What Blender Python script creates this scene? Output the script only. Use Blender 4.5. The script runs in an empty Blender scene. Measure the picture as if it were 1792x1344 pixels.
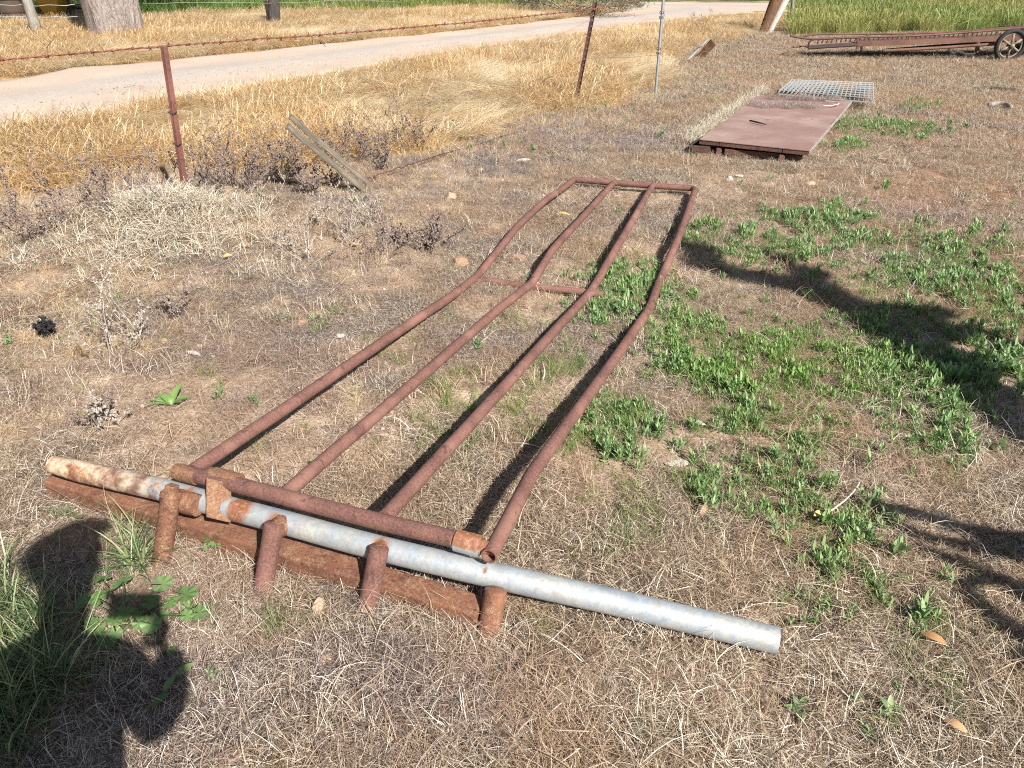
import bpy, bmesh, math, random
import numpy as np
from mathutils import Vector, Matrix, Euler

SC = bpy.context.scene
COL = SC.collection
R = math.radians
PI = math.pi
rng = np.random.default_rng(7)
random.seed(7)

# ------------------------------------------------------------------ camera, world, sun, exposure
CAM_H = 1.60
PITCH = R(30)
FPX = 1300.0
cam_d = bpy.data.cameras.new('camera')
cam = bpy.data.objects.new('camera', cam_d)
COL.objects.link(cam)
cam.location = (0, 0, CAM_H)
cam.rotation_euler = (R(60), 0, 0)
cam_d.sensor_width = 36.0
cam_d.lens = 36.0 * FPX / 1792.0
cam_d.clip_start = 0.02
cam_d.clip_end = 900
SC.camera = cam

SUN_EL = R(41)
SHX, SHY = -0.56, 0.829                     # direction in which shadows fall on the ground
world = bpy.data.worlds.new('World')
SC.world = world
world.use_nodes = True
wn = world.node_tree
wn.nodes.clear()
w_out = wn.nodes.new('ShaderNodeOutputWorld')
w_bg = wn.nodes.new('ShaderNodeBackground')
w_sky = wn.nodes.new('ShaderNodeTexSky')
w_sky.sky_type = 'NISHITA'
w_sky.sun_disc = False
w_sky.sun_elevation = SUN_EL
w_sky.sun_rotation = math.atan2(-SHX, -SHY)
w_sky.air_density = 1.0
w_sky.dust_density = 1.0
w_sky.ozone_density = 1.0
w_bg.inputs[1].default_value = 0.05
wn.links.new(w_sky.outputs[0], w_bg.inputs[0])
wn.links.new(w_bg.outputs[0], w_out.inputs[0])

sun_d = bpy.data.lights.new('sun', 'SUN')
sun_d.energy = 5.0
sun_d.angle = R(0.6)
sun_d.color = (1.0, 0.975, 0.935)
sun = bpy.data.objects.new('sun', sun_d)
COL.objects.link(sun)
ldir = Vector((SHX * math.cos(SUN_EL), SHY * math.cos(SUN_EL), -math.sin(SUN_EL)))
sun.rotation_euler = ldir.to_track_quat('-Z', 'Y').to_euler()
sun.location = (6, -9, 12)

vs = SC.view_settings
vs.view_transform = 'Standard'
vs.look = 'None'
vs.gamma = 1.0
vs.exposure = 0.80
vs.use_curve_mapping = False
SC.cycles.use_denoising = False
SC.cycles.filter_width = 1.1
SC.cycles.max_bounces = 6
SC.cycles.diffuse_bounces = 2
SC.cycles.glossy_bounces = 2
SC.cycles.transmission_bounces = 3
SC.cycles.transparent_max_bounces = 4

# ------------------------------------------------------------------ measuring helpers
def ray(u, v):
    x = (u - 896) / FPX
    y = -(v - 672) / FPX
    return x, math.sin(PITCH) - math.cos(PITCH) * y, math.cos(PITCH) + math.sin(PITCH) * y

def at(u, v, h=0.0):                         # the point at height h that the photo shows at u, v
    x, d, f = ray(u, v)
    s = (CAM_H - h) / d
    return Vector((x * s, f * s, h))

def atY(u, v, Y):                            # the point at distance Y
    x, d, f = ray(u, v)
    s = Y / f
    return Vector((x * s, Y, CAM_H - d * s))

def project(x, y, z):                        # arrays -> photo u, v (for choosing what grows where)
    d = CAM_H - z
    zz = y * math.cos(PITCH) + d * math.sin(PITCH)
    zz = np.where(np.abs(zz) < 1e-6, 1e-6, zz)
    yy = (y * math.sin(PITCH) - d * math.cos(PITCH)) / zz
    return 896 + FPX * x / zz, 672 - FPX * yy, zz

_perm = np.random.default_rng(3).random((256, 256))
def vnoise(x, y, s=1.0, o=0.0):              # smooth value noise, 0..1
    x = np.asarray(x, float) * s + 17.3 + o
    y = np.asarray(y, float) * s + 5.1 + o * 1.7
    xi = np.floor(x).astype(int); yi = np.floor(y).astype(int)
    fx = x - xi; fy = y - yi
    fx = fx * fx * (3 - 2 * fx); fy = fy * fy * (3 - 2 * fy)
    g = lambda a, b: _perm[a % 256, b % 256]
    return (g(xi, yi) * (1 - fx) * (1 - fy) + g(xi + 1, yi) * fx * (1 - fy)
            + g(xi, yi + 1) * (1 - fx) * fy + g(xi + 1, yi + 1) * fx * fy)

def fbm(x, y, s=1.0, o=0.0, n=3):
    t = 0; a = 0.5; tot = 0
    for k in range(n):
        t = t + a * vnoise(x, y, s * 2 ** k, o + 11 * k); tot += a; a *= 0.5
    return t / tot

# ------------------------------------------------------------------ road outline (ground metres)
near_px = [(-160, 268), (0, 227), (100, 210), (200, 191), (301, 171), (435, 151), (600, 124), (735, 100), (902, 74), (1000, 60),
           (1060, 51), (1120, 43), (1193, 34), (1260, 28), (1330, 22)]
far_px = [(-160, 163), (0, 139), (60, 130), (119, 119), (281, 106), (402, 94), (500, 83), (600, 72), (760, 58), (900, 42),
          (1011, 29), (1060, 23), (1095, 19), (1125, 14), (1145, 9)]
near_e = [at(*p) for p in near_px]
far_e = [at(*p) for p in far_px]

def resample(pts, n):
    P = np.array([[p[0], p[1]] for p in pts])
    L = np.r_[0, np.cumsum(np.hypot(*np.diff(P, axis=0).T))]
    t = np.linspace(0, L[-1], n)
    return np.c_[np.interp(t, L, P[:, 0]), np.interp(t, L, P[:, 1])]
NR = 220
ne = resample(near_e, NR); fe = resample(far_e, NR)
# the cross road that the track joins, running left to right far away
cross_n = np.array([[3.0, 28.2], [8.2, 27.2], [14, 27.0], [30, 26.0], [70, 22.0]])
cross_f = np.array([[3.0, 33.5], [8.2, 32.6], [14, 32.0], [30, 31.5], [70, 29.0]])

def in_poly(x, y, poly):
    x = np.asarray(x, float); y = np.asarray(y, float)
    c = np.zeros(x.shape, bool)
    n = len(poly)
    for i in range(n):
        x0, y0 = poly[i][0], poly[i][1]; x1, y1 = poly[i - 1][0], poly[i - 1][1]
        if y0 == y1: continue
        cond = ((y0 > y) != (y1 > y)) & (x < (x1 - x0) * (y - y0) / (y1 - y0) + x0)
        c ^= cond
    return c
ROAD = [tuple(p) for p in ne[::4]] + [tuple(p) for p in fe[::-4]]
CROSS = [tuple(p) for p in cross_n] + [tuple(p) for p in cross_f[::-1]]
def on_road(x, y):
    return in_poly(x, y, ROAD) | in_poly(x, y, CROSS)

def ground_z(x, y):
    x = np.asarray(x, float); y = np.asarray(y, float)
    z = (fbm(x, y, 1.1, 0, 2) - 0.5) * 0.05 + (fbm(x, y, 6, 4, 3) - 0.5) * 0.042
    # small mound at the foot of the near star picket
    z = z + 0.14 * np.exp(-(((x + 2.45) / 0.50) ** 2 + ((y - 4.95) / 0.40) ** 2))
    # flatter where the steel and the cover plates lie
    z = z * np.where((y > 13) | (x > 4), 0.6, 1.0)
    rd = on_road(x, y)
    return np.where(rd, -0.03 + z * 0.1, z)

def gz(x, y):
    return float(ground_z(np.array([x]), np.array([y]))[0])
def atg(u, v, dh=0.0):
    p = at(u, v, dh)
    for _ in range(2):
        p = at(u, v, gz(p.x, p.y) + dh)
    return p

# ------------------------------------------------------------------ object helpers
def tag(o, label=None, cat=None, group=None, kind=None):
    if label: o['label'] = label
    if cat: o['category'] = cat
    if group: o['group'] = group
    if kind: o['kind'] = kind
    return o

def empty(name, loc, label, cat, group=None):
    o = bpy.data.objects.new(name, None)
    o.empty_display_size = 0.1
    COL.objects.link(o)
    o.location = loc
    tag(o, label, cat, group)
    return o

def link(name, me, mat=None, parent=None, smooth=False, world_pos=True):
    o = bpy.data.objects.new(name, me)
    COL.objects.link(o)
    if mat and not me.materials: me.materials.append(mat)
    if parent:
        o.parent = parent
        if world_pos:
            M = Matrix.Translation(parent.location)
            q = parent.parent
            while q: M = Matrix.Translation(q.location) @ M; q = q.parent
            o.location = -M.translation
    if smooth:
        me.polygons.foreach_set('use_smooth', [True] * len(me.polygons))
    return o

def center_mesh(o):                          # move a mesh object's origin to the middle of its base
    me = o.data
    n = len(me.vertices)
    co = np.empty(n * 3); me.vertices.foreach_get('co', co); co = co.reshape(-1, 3)
    c = (co.min(0) + co.max(0)) / 2; c[2] = co[:, 2].min()
    co -= c; me.vertices.foreach_set('co', co.ravel())
    o.location = Vector(o.location) + Vector(c)
    return o

def mesh_from(V, F, name='mesh'):
    me = bpy.data.meshes.new(name)
    me.from_pydata([tuple(v) for v in V], [], [tuple(f) for f in F])
    me.update()
    return me

def frames(path):
    P = [Vector(p) for p in path]
    n = len(P)
    T = []
    for i in range(n):
        a = P[max(i - 1, 0)]; b = P[min(i + 1, n - 1)]
        t = (b - a); t = t.normalized() if t.length > 1e-9 else Vector((0, 0, 1)); T.append(t)
    up = Vector((0, 0, 1)) if abs(T[0].z) < 0.9 else Vector((0, 1, 0))
    s = T[0].cross(up).normalized()
    out = []
    for i in range(n):
        s = (s - T[i] * s.dot(T[i])).normalized()
        out.append((P[i], T[i], s, s.cross(T[i]).normalized()))
    return out

def tube_vf(path, rad, seg=14, hollow=0.0, jitter=0.0, caps=True, squash=None, off=0):
    fr = frames(path)
    n = len(fr)
    if not hasattr(rad, '__len__'): rad = [rad] * n
    V = []; F = []
    for i, (p, t, s, u) in enumerate(fr):
        for k in range(seg):
            a = 2 * PI * k / seg
            r = rad[i] * (1 + (random.uniform(-jitter, jitter) if jitter else 0))
            q = squash[i] if squash else 1.0
            V.append(p + s * math.cos(a) * r + u * math.sin(a) * r * q)
    for i in range(n - 1):
        for k in range(seg):
            k2 = (k + 1) % seg
            F.append((i * seg + k, i * seg + k2, (i + 1) * seg + k2, (i + 1) * seg + k))
    for end in (0, n - 1):
        p, t, s, u = fr[end]
        sgn = 1 if end == 0 else -1
        if hollow > 0:                        # an open pipe end: rim and the bore behind it
            base = len(V)
            ri = rad[end] * hollow
            for dep in (0.0, min(0.09, 3 * rad[end])):
                for k in range(seg):
                    a = 2 * PI * k / seg
                    V.append(p + t * sgn * dep + s * math.cos(a) * ri + u * math.sin(a) * ri)
            for k in range(seg):
                k2 = (k + 1) % seg
                o0 = end * seg
                q1 = (o0 + k2, o0 + k, base + k, base + k2)
                q2 = (base + k2, base + k, base + seg + k, base + seg + k2)
                if end: q1 = q1[::-1]; q2 = q2[::-1]
                F.append(q1); F.append(q2)
            cap = tuple(base + seg + k for k in range(seg))
            F.append(cap[::-1] if end == 0 else cap)
        elif caps:
            cap = tuple(end * seg + k for k in range(seg))
            F.append(cap[::-1] if end == 0 else cap)
    if off: F = [tuple(i + off for i in f) for f in F]
    return V, F

def spline(pts, n=8):                        # Catmull-Rom through the points
    P = [Vector(p) for p in pts]
    if len(P) < 3:
        return [P[0].lerp(P[-1], i / n) for i in range(n + 1)]
    Q = [P[0] * 2 - P[1]] + P + [P[-1] * 2 - P[-2]]
    out = []
    for i in range(1, len(Q) - 2):
        for k in range(n):
            t = k / n
            a, b, c, d = Q[i - 1], Q[i], Q[i + 1], Q[i + 2]
            out.append(0.5 * ((2 * b) + (c - a) * t + (2 * a - 5 * b + 4 * c - d) * t * t + (3 * b - a - 3 * c + d) * t ** 3))
    out.append(P[-1].copy())
    return out

def tube(name, path, rad, mat, parent=None, seg=14, hollow=0.0, jitter=0.0, squash=None):
    V, F = tube_vf(path, rad, seg, hollow, jitter, squash=squash)
    me = mesh_from(V, F, name)
    o = link(name, me, mat, parent, smooth=True)
    try:
        me.set_sharp_from_angle(angle=R(50))
    except Exception:
        pass
    return o

def box_vf(c, ax, half, bev=0.0):            # oriented box, ax = three unit vectors
    c = Vector(c)
    V = []; 
    for sz in (-1, 1):
        for sx, sy in ((-1, -1), (1, -1), (1, 1), (-1, 1)):
            V.append(c + ax[0] * sx * half[0] + ax[1] * sy * half[1] + ax[2] * sz * half[2])
    F = [(3, 2, 1, 0), (4, 5, 6, 7), (0, 1, 5, 4), (1, 2, 6, 5), (2, 3, 7, 6), (3, 0, 4, 7)]
    return V, F

def beam(name, a, b, w, h, mat, parent=None, up=(0, 0, 1), bev=0.004, cuts=1, wob=0.0):
    a = Vector(a); b = Vector(b)
    t = (b - a).normalized(); s = t.cross(Vector(up)).normalized(); u = s.cross(t).normalized()
    bm = bmesh.new()
    rings = []
    n = cuts + 1
    for i in range(n + 1):
        p = a.lerp(b, i / n)
        if wob: p = p + s * random.uniform(-wob, wob) + u * random.uniform(-wob, wob)
        rings.append([bm.verts.new(p + s * x * w / 2 + u * y * h / 2) for x, y in ((-1, -1), (1, -1), (1, 1), (-1, 1))])
    for i in range(n):
        for k in range(4):
            bm.faces.new((rings[i][k], rings[i][(k + 1) % 4], rings[i + 1][(k + 1) % 4], rings[i + 1][k]))
    bm.faces.new(rings[0][::-1]); bm.faces.new(rings[-1])
    bmesh.ops.recalc_face_normals(bm, faces=bm.faces)
    if bev:
        es = [e for e in bm.edges if len(e.link_faces) == 2 and e.calc_face_angle(0) > 0.8]
        bmesh.ops.bevel(bm, geom=es, offset=bev, segments=2, affect='EDGES', profile=0.6)
    me = bpy.data.meshes.new(name); bm.to_mesh(me); bm.free()
    return link(name, me, mat, parent)

# ------------------------------------------------------------------ material helpers
class NT:
    def __init__(self, name):
        self.m = bpy.data.materials.new(name); self.m.use_nodes = True
        self.t = self.m.node_tree; self.t.nodes.clear()
        self.out = self.t.nodes.new('ShaderNodeOutputMaterial')
    def n(self, typ, **kw):
        nd = self.t.nodes.new(typ)
        for k, v in kw.items():
            if k.startswith('i_'):
                nd.inputs[int(k[2:])].default_value = v
            else: setattr(nd, k, v)
        return nd
    def l(self, a, b): self.t.links.new(a, b)
    def coord(self, kind='Object'):
        if kind == 'World':
            return self.n('ShaderNodeNewGeometry').outputs['Position']
        return self.n('ShaderNodeTexCoord').outputs[kind]
    def noise(self, co, scale, detail=4, rough=0.55, dist=0.0, mapping=None):
        if mapping:
            mp = self.n('ShaderNodeMapping'); self.l(co, mp.inputs[0])
            mp.inputs['Scale'].default_value = mapping[0]
            if len(mapping) > 1: mp.inputs['Rotation'].default_value = mapping[1]
            co = mp.outputs[0]
        nd = self.n('ShaderNodeTexNoise'); self.l(co, nd.inputs['Vector'])
        nd.inputs['Scale'].default_value = scale; nd.inputs['Detail'].default_value = detail
        nd.inputs['Roughness'].default_value = rough; nd.inputs['Distortion'].default_value = dist
        return nd.outputs[0]
    def ramp(self, fac, stops, interp='LINEAR'):
        nd = self.n('ShaderNodeValToRGB'); self.l(fac, nd.inputs[0])
        e = nd.color_ramp; e.interpolation = interp
        while len(e.elements) < len(stops): e.elements.new(0.5)
        for el, (p, c) in zip(e.elements, stops):
            el.position = p
            el.color = (c[0], c[1], c[2], 1) if hasattr(c, '__len__') else (c, c, c, 1)
        return nd.outputs[0]
    def mix(self, fac, a, b, mode='MIX'):
        nd = self.n('ShaderNodeMix', data_type='RGBA', blend_type=mode)
        for s, v in ((0, fac), (6, a), (7, b)):
            if isinstance(v, (int, float)): nd.inputs[s].default_value = v
            elif isinstance(v, tuple): nd.inputs[s].default_value = (v[0], v[1], v[2], 1)
            else: self.l(v, nd.inputs[s])
        return nd.outputs[2]
    def math(self, op, a, b=0.0, clamp=False):
        nd = self.n('ShaderNodeMath', operation=op, use_clamp=clamp)
        for s, v in ((0, a), (1, b)):
            if isinstance(v, (int, float)): nd.inputs[s].default_value = v
            else: self.l(v, nd.inputs[s])
        return nd.outputs[0]
    def attr(self, name, typ='GEOMETRY', out='Fac'):
        nd = self.n('ShaderNodeAttribute', attribute_name=name, attribute_type=typ)
        return nd.outputs[out]
    def bump(self, h, strength=0.5, dist=0.01, nrm=None):
        nd = self.n('ShaderNodeBump'); self.l(h, nd.inputs['Height'])
        nd.inputs['Strength'].default_value = strength; nd.inputs['Distance'].default_value = dist
        if nrm: self.l(nrm, nd.inputs['Normal'])
        return nd.outputs[0]
    def principled(self, col, rough=0.8, metal=0.0, nrm=None, spec=0.5):
        b = self.n('ShaderNodeBsdfPrincipled')
        for k, v in (('Base Color', col), ('Roughness', rough), ('Metallic', metal), ('Specular IOR Level', spec)):
            if isinstance(v, (int, float)): b.inputs[k].default_value = v
            elif isinstance(v, tuple): b.inputs[k].default_value = (v[0], v[1], v[2], 1)
            else: self.l(v, b.inputs[k])
        if nrm: self.l(nrm, b.inputs['Normal'])
        self.b = b
        self.l(b.outputs[0], self.out.inputs[0])
        return self.m

def m_rust(name, dark=(0.085, 0.036, 0.026), mid=(0.20, 0.085, 0.06), light=(0.36, 0.155, 0.085), pale=None, scale=1.0, grain=1.0):
    t = NT(name); co = t.coord('World')
    a = t.noise(co, 9 * scale, 5, 0.6)
    b = t.noise(co, 160 * scale, 4, 0.65)
    c = t.noise(co, 420 * scale, 3, 0.6)
    col = t.ramp(a, [(0.3, dark), (0.5, mid), (0.72, light)])
    sp = t.ramp(b, [(0.36, dark), (0.5, mid), (0.66, light)])
    col = t.mix(0.55, col, sp)
    if pale:
        pm = t.ramp(t.noise(co, 38 * scale, 6, 0.75), [(0.5, 0.0), (0.62, 0.75)])
        pm2 = t.ramp(c, [(0.42, 0.0), (0.6, 1.0)])
        col = t.mix(t.math('MULTIPLY', pm, t.math('MULTIPLY', pm2, 0.9)), col, pale)
    big = t.noise(co, 3.1 * scale, 4, 0.6, 0.6)
    col = t.mix(t.ramp(big, [(0.50, 0.0), (0.64, 0.55)]), col, tuple(x * 1.15 for x in light))
    col = t.mix(t.ramp(t.noise(co, 24 * scale, 5, 0.75, 0.8), [(0.58, 0.0), (0.66, 0.7)]), col, tuple(x * 0.75 for x in dark))
    fl = t.ramp(c, [(0.62, 0.0), (0.70, 0.45 * grain)])
    col = t.mix(fl, col, (0.52, 0.34, 0.24))
    h = t.math('ADD', t.math('MULTIPLY', b, 0.7), t.math('MULTIPLY', c, 0.5))
    return t.principled(col, 0.78, 0.0, t.bump(h, 0.55, 0.0025), 0.35)

def m_galv():
    t = NT('galvanised_steel'); co = t.coord('World')
    a = t.noise(co, 10, 6, 0.65, 0.4)
    b = t.noise(co, 55, 5, 0.7, 1.0)
    c = t.noise(co, 320, 3, 0.6)
    col = t.ramp(a, [(0.3, (0.27, 0.31, 0.355)), (0.45, (0.42, 0.445, 0.45)), (0.58, (0.46, 0.46, 0.43)), (0.70, (0.56, 0.53, 0.43))])
    col = t.mix(t.ramp(b, [(0.42, 0.0), (0.62, 0.5)]), col, (0.22, 0.27, 0.33))
    col = t.mix(t.ramp(c, [(0.62, 0.0), (0.72, 0.35)]), col, (0.6, 0.6, 0.58))
    # scratches along the pipe
    s = t.noise(co, 60, 3, 0.5, 0, ((0.12, 1.0, 1.0), (0, 0, R(16))))
    col = t.mix(t.ramp(s, [(0.62, 0.0), (0.70, 0.4)]), col, (0.33, 0.35, 0.36))
    dirt = t.noise(co, 18, 6, 0.75, 1.5)
    col = t.mix(t.ramp(dirt, [(0.52, 0.0), (0.68, 0.55)]), col, (0.33, 0.28, 0.21))
    rust = t.attr('rust')
    edge = t.noise(co, 45, 5, 0.7)
    rf = t.ramp(t.math('ADD', rust, t.math('MULTIPLY', t.math('SUBTRACT', edge, 0.5), 0.9)), [(0.42, 0.0), (0.62, 1.0)])
    rc = t.ramp(t.noise(co, 90, 5, 0.7), [(0.35, (0.16, 0.06, 0.035)), (0.55, (0.30, 0.13, 0.065)), (0.75, (0.50, 0.31, 0.19))])
    col = t.mix(rf, col, rc)
    lime = t.attr('lime')
    lf = t.ramp(t.math('ADD', lime, t.math('MULTIPLY', t.math('SUBTRACT', edge, 0.5), 0.8)), [(0.4, 0.0), (0.6, 0.85)])
    lc = t.ramp(t.noise(co, 22, 5, 0.7), [(0.40, (0.20, 0.085, 0.045)), (0.49, (0.42, 0.24, 0.13)), (0.57, (0.60, 0.46, 0.31)), (0.68, (0.68, 0.62, 0.52))])
    col = t.mix(lf, col, lc)
    rg = t.math('ADD', 0.5, t.math('MULTIPLY', b, 0.25))
    mt = t.math('MULTIPLY', t.math('SUBTRACT', 1.0, rf), 0.35)
    return t.principled(col, rg, mt, t.bump(t.math('ADD', c, b), 0.22, 0.002), 0.5)

def m_wood(name, dark, light, axis_rot=(0, 0, 0), sc=(1, 1, 0.06)):
    t = NT(name); co = t.coord('Object')
    a = t.noise(co, 70, 4, 0.6, 0.5, (sc, axis_rot))
    b = t.noise(co, 9, 4, 0.6, 0.3)
    col = t.ramp(a, [(0.32, dark), (0.5, tuple((d + l) / 2 for d, l in zip(dark, light))), (0.66, light)])
    col = t.mix(t.ramp(b, [(0.4, 0.0), (0.7, 0.5)]), col, dark)
    return t.principled(col, 0.85, 0.0, t.bump(a, 0.8, 0.004), 0.3)

def m_blade(name, stops, zone=None, transl=0.25, rough=0.65, root=None, spec=0.3, patch=None):
    """colour from each blade's own number; zone = (colour, strength) mixed by the clump's own number"""
    t = NT(name)
    r = t.attr('rnd')
    col = t.ramp(r, stops)
    if zone:
        z = t.attr('tint', 'INSTANCER')
        r2 = t.ramp(r, zone)
        col = t.mix(z, col, r2)
    if patch:
        pn = t.ramp(t.noise(t.coord('World'), patch[0], 3, 0.6), [(0.42, 0.0), (0.62, patch[2])])
        col = t.mix(pn, col, patch[1])
    if root:
        k = t.attr('along')
        col = t.mix(t.ramp(k, [(0.0, 0.8), (0.45, 0.0)]), col, root)
    m = t.principled(col, rough, 0.0, None, spec)
    if transl:
        tr = t.n('ShaderNodeBsdfTranslucent'); t.l(col, tr.inputs[0])
        mx = t.n('ShaderNodeMixShader'); mx.inputs[0].default_value = transl
        t.l(t.b.outputs[0], mx.inputs[1]); t.l(tr.outputs[0], mx.inputs[2])
        t.l(mx.outputs[0], t.out.inputs[0])
    return m

# ------------------------------------------------------------------ materials
M_rust = m_rust('rusty_pipe', (0.075, 0.034, 0.028), (0.17, 0.080, 0.062), (0.27, 0.135, 0.10))
M_rust_o = m_rust('rusty_beam_steel', (0.085, 0.036, 0.024), (0.19, 0.082, 0.048), (0.32, 0.145, 0.078), pale=(0.46, 0.33, 0.19))
M_rust_strap = m_rust('rusty_strap_steel', (0.08, 0.04, 0.028), (0.22, 0.10, 0.055), (0.36, 0.20, 0.10), pale=(0.42, 0.30, 0.16))
M_rust_far = m_rust('rusty_frame_steel', (0.05, 0.024, 0.018), (0.11, 0.055, 0.04), (0.19, 0.095, 0.065), scale=0.3)
M_picket = m_rust('rusty_picket', (0.06, 0.022, 0.018), (0.125, 0.045, 0.034), (0.18, 0.07, 0.052), scale=0.6)
M_picket_dark = m_rust('dark_picket', (0.035, 0.018, 0.016), (0.075, 0.032, 0.026), (0.14, 0.06, 0.045), scale=0.6)
M_barb = m_rust('rusty_wire', (0.09, 0.032, 0.022), (0.20, 0.075, 0.05), (0.28, 0.12, 0.08), scale=1)
M_galv = m_galv()

def simple(name, c1, c2, scale=8, rough=0.8, metal=0.0, bump=0.3, bd=0.004, spec=0.4):
    t = NT(name); co = t.coord('World')
    a = t.noise(co, scale, 6, 0.65)
    b = t.noise(co, scale * 9, 4, 0.6)
    col = t.mix(a, c1, c2)
    col = t.mix(t.ramp(b, [(0.4, 0.0), (0.7, 0.45)]), col, tuple(x * 0.62 for x in c1))
    return t.principled(col, rough, metal, t.bump(b, bump, bd), spec)
M_wire = simple('grey_wire', (0.22, 0.17, 0.14), (0.34, 0.30, 0.27), 6, 0.6)
M_lightgalv = simple('galvanised_bar', (0.42, 0.45, 0.46), (0.62, 0.64, 0.63), 12, 0.5, 0.3)
M_postgalv = simple('dull_galvanised', (0.20, 0.215, 0.22), (0.33, 0.35, 0.355), 8, 0.6, 0.3)
M_mesh = simple('pale_zinc_bar', (0.36, 0.37, 0.36), (0.54, 0.54, 0.51), 12, 0.6, 0.0)
M_plate = None
M_bark = None
M_stone_tan = simple('sandy_stone', (0.40, 0.27, 0.175), (0.60, 0.45, 0.32), 30, 0.9, 0, 0.6, 0.006)
M_stone_pale = simple('pale_stone', (0.42, 0.35, 0.28), (0.64, 0.58, 0.50), 30, 0.9, 0, 0.5, 0.004)
M_stone_or = simple('orange_stone', (0.32, 0.185, 0.105), (0.50, 0.33, 0.205), 30, 0.9, 0, 0.6, 0.005)
M_rubber = simple('tyre_rubber', (0.02, 0.02, 0.02), (0.045, 0.042, 0.04), 14, 0.85)
M_spoke = simple('pale_spoke_steel', (0.20, 0.155, 0.11), (0.34, 0.28, 0.21), 14, 0.8)
M_dark = simple('dark_steel', (0.03, 0.024, 0.022), (0.08, 0.055, 0.045), 8, 0.8)
M_yellow = simple('yellow_paint', (0.42, 0.25, 0.03), (0.52, 0.33, 0.05), 3, 0.6)
M_post_grey = m_wood('weathered_grey_wood', (0.17, 0.145, 0.12), (0.42, 0.38, 0.33))
M_post_dark = m_wood('charred_wood', (0.035, 0.03, 0.028), (0.12, 0.105, 0.09))
M_post_brown = m_wood('brown_split_wood', (0.09, 0.045, 0.025), (0.26, 0.14, 0.08))
M_post_pale = m_wood('bleached_wood', (0.42, 0.38, 0.33), (0.68, 0.63, 0.56))
M_sleeper = m_wood('weathered_sleeper_wood', (0.09, 0.076, 0.056), (0.29, 0.25, 0.185), sc=(1, 1, 0.05))

# ------------------------------------------------------------------ the ground
def m_ground():
    t = NT('dry_ground'); co = t.coord('World')
    big = t.noise(co, 0.9, 4, 0.6)
    med = t.noise(co, 7, 5, 0.65)
    fin = t.noise(co, 70, 5, 0.7)
    f1 = t.noise(co, 60, 4, 0.6, 1.2, ((1, 0.12, 1), (0, 0, R(35))))
    f2 = t.noise(co, 60, 4, 0.6, 1.2, ((0.12, 1, 1), (0, 0, R(12))))
    soil = t.ramp(med, [(0.3, (0.26, 0.17, 0.115)), (0.5, (0.44, 0.315, 0.215)), (0.7, (0.60, 0.46, 0.335))])
    fib = t.math('MAXIMUM', f1, f2)
    straw = t.ramp(fib, [(0.44, (0.10, 0.068, 0.048)), (0.56, (0.34, 0.25, 0.17)), (0.68, (0.60, 0.47, 0.32))])
    col = t.mix(t.math('SUBTRACT', 1.0, t.attr('soil')), soil, t.mix(0.45, straw, (0.10, 0.07, 0.052)))
    col = t.mix(t.ramp(fin, [(0.35, 0.6), (0.5, 0.0)]), col, (0.10, 0.065, 0.045))
    # golden litter under the tall grass by the track, green further back
    g = t.attr('golden')
    col = t.mix(t.math('MULTIPLY', g, 0.9), col, t.ramp(fib, [(0.42, (0.22, 0.12, 0.045)), (0.6, (0.50, 0.32, 0.12))]))
    k = t.attr('green')
    col = t.mix(k, col, t.ramp(fin, [(0.35, (0.07, 0.10, 0.03)), (0.65, (0.17, 0.22, 0.06))]))
    rd = t.attr('reddish')
    col = t.mix(t.math('MULTIPLY', rd, 0.9), col, t.ramp(med, [(0.3, (0.17, 0.09, 0.055)), (0.7, (0.34, 0.20, 0.125))]))
    h = t.math('ADD', t.math('MULTIPLY', med, 1.5), t.math('ADD', fib, fin))
    return t.principled(col, 0.95, 0.0, t.bump(h, 0.8, 0.012), 0.15)
M_ground = m_ground()

def growing(lo, hi, first, k):
    a = []; s = first; p = lo
    while p < hi:
        a.append(p); p += s; s *= k
    a.append(hi)
    return np.array(a)
xs = np.r_[-growing(4.2, 320, 0.06, 1.10)[::-1], np.linspace(-4.2, 4.2, 241)[1:-1], growing(4.2, 320, 0.06, 1.10)]
ys = np.r_[-growing(0.0, 120, 0.12, 1.22)[::-1], np.linspace(0, 8, 241)[1:], growing(8, 420, 0.05, 1.045)[1:]]
GX, GY = np.meshgrid(xs, ys)
GZ = ground_z(GX, GY)
nx, ny = len(xs), len(ys)
V = np.c_[GX.ravel(), GY.ravel(), GZ.ravel()]
idx = np.arange(nx * ny).reshape(ny, nx)
F = np.c_[idx[:-1, :-1].ravel(), idx[:-1, 1:].ravel(), idx[1:, 1:].ravel(), idx[1:, :-1].ravel()]
me = bpy.data.meshes.new('ground')
me.vertices.add(len(V)); me.vertices.foreach_set('co', V.ravel())
me.loops.add(F.size); me.loops.foreach_set('vertex_index', F.ravel())
me.polygons.add(len(F)); me.polygons.foreach_set('loop_start', np.arange(0, F.size, 4)); me.polygons.foreach_set('loop_total', np.full(len(F), 4))
me.update(); me.validate()
GOLD_LOW = [(-300, 400), (0, 352), (150, 320), (280, 296), (400, 285), (520, 290), (660, 272), (800, 246), (900, 212), (1000, 184), (1090, 164),
            (1140, 146), (1190, 104), (1240, 74), (1290, 66), (1340, 58), (1400, 56)]
def low_v(u):
    return np.interp(u, [p[0] for p in GOLD_LOW], [p[1] for p in GOLD_LOW])
near_u = [p[0] for p in near_px]; near_v = [p[1] for p in near_px]
far_u = [p[0] for p in far_px]; far_v = [p[1] for p in far_px]
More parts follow.
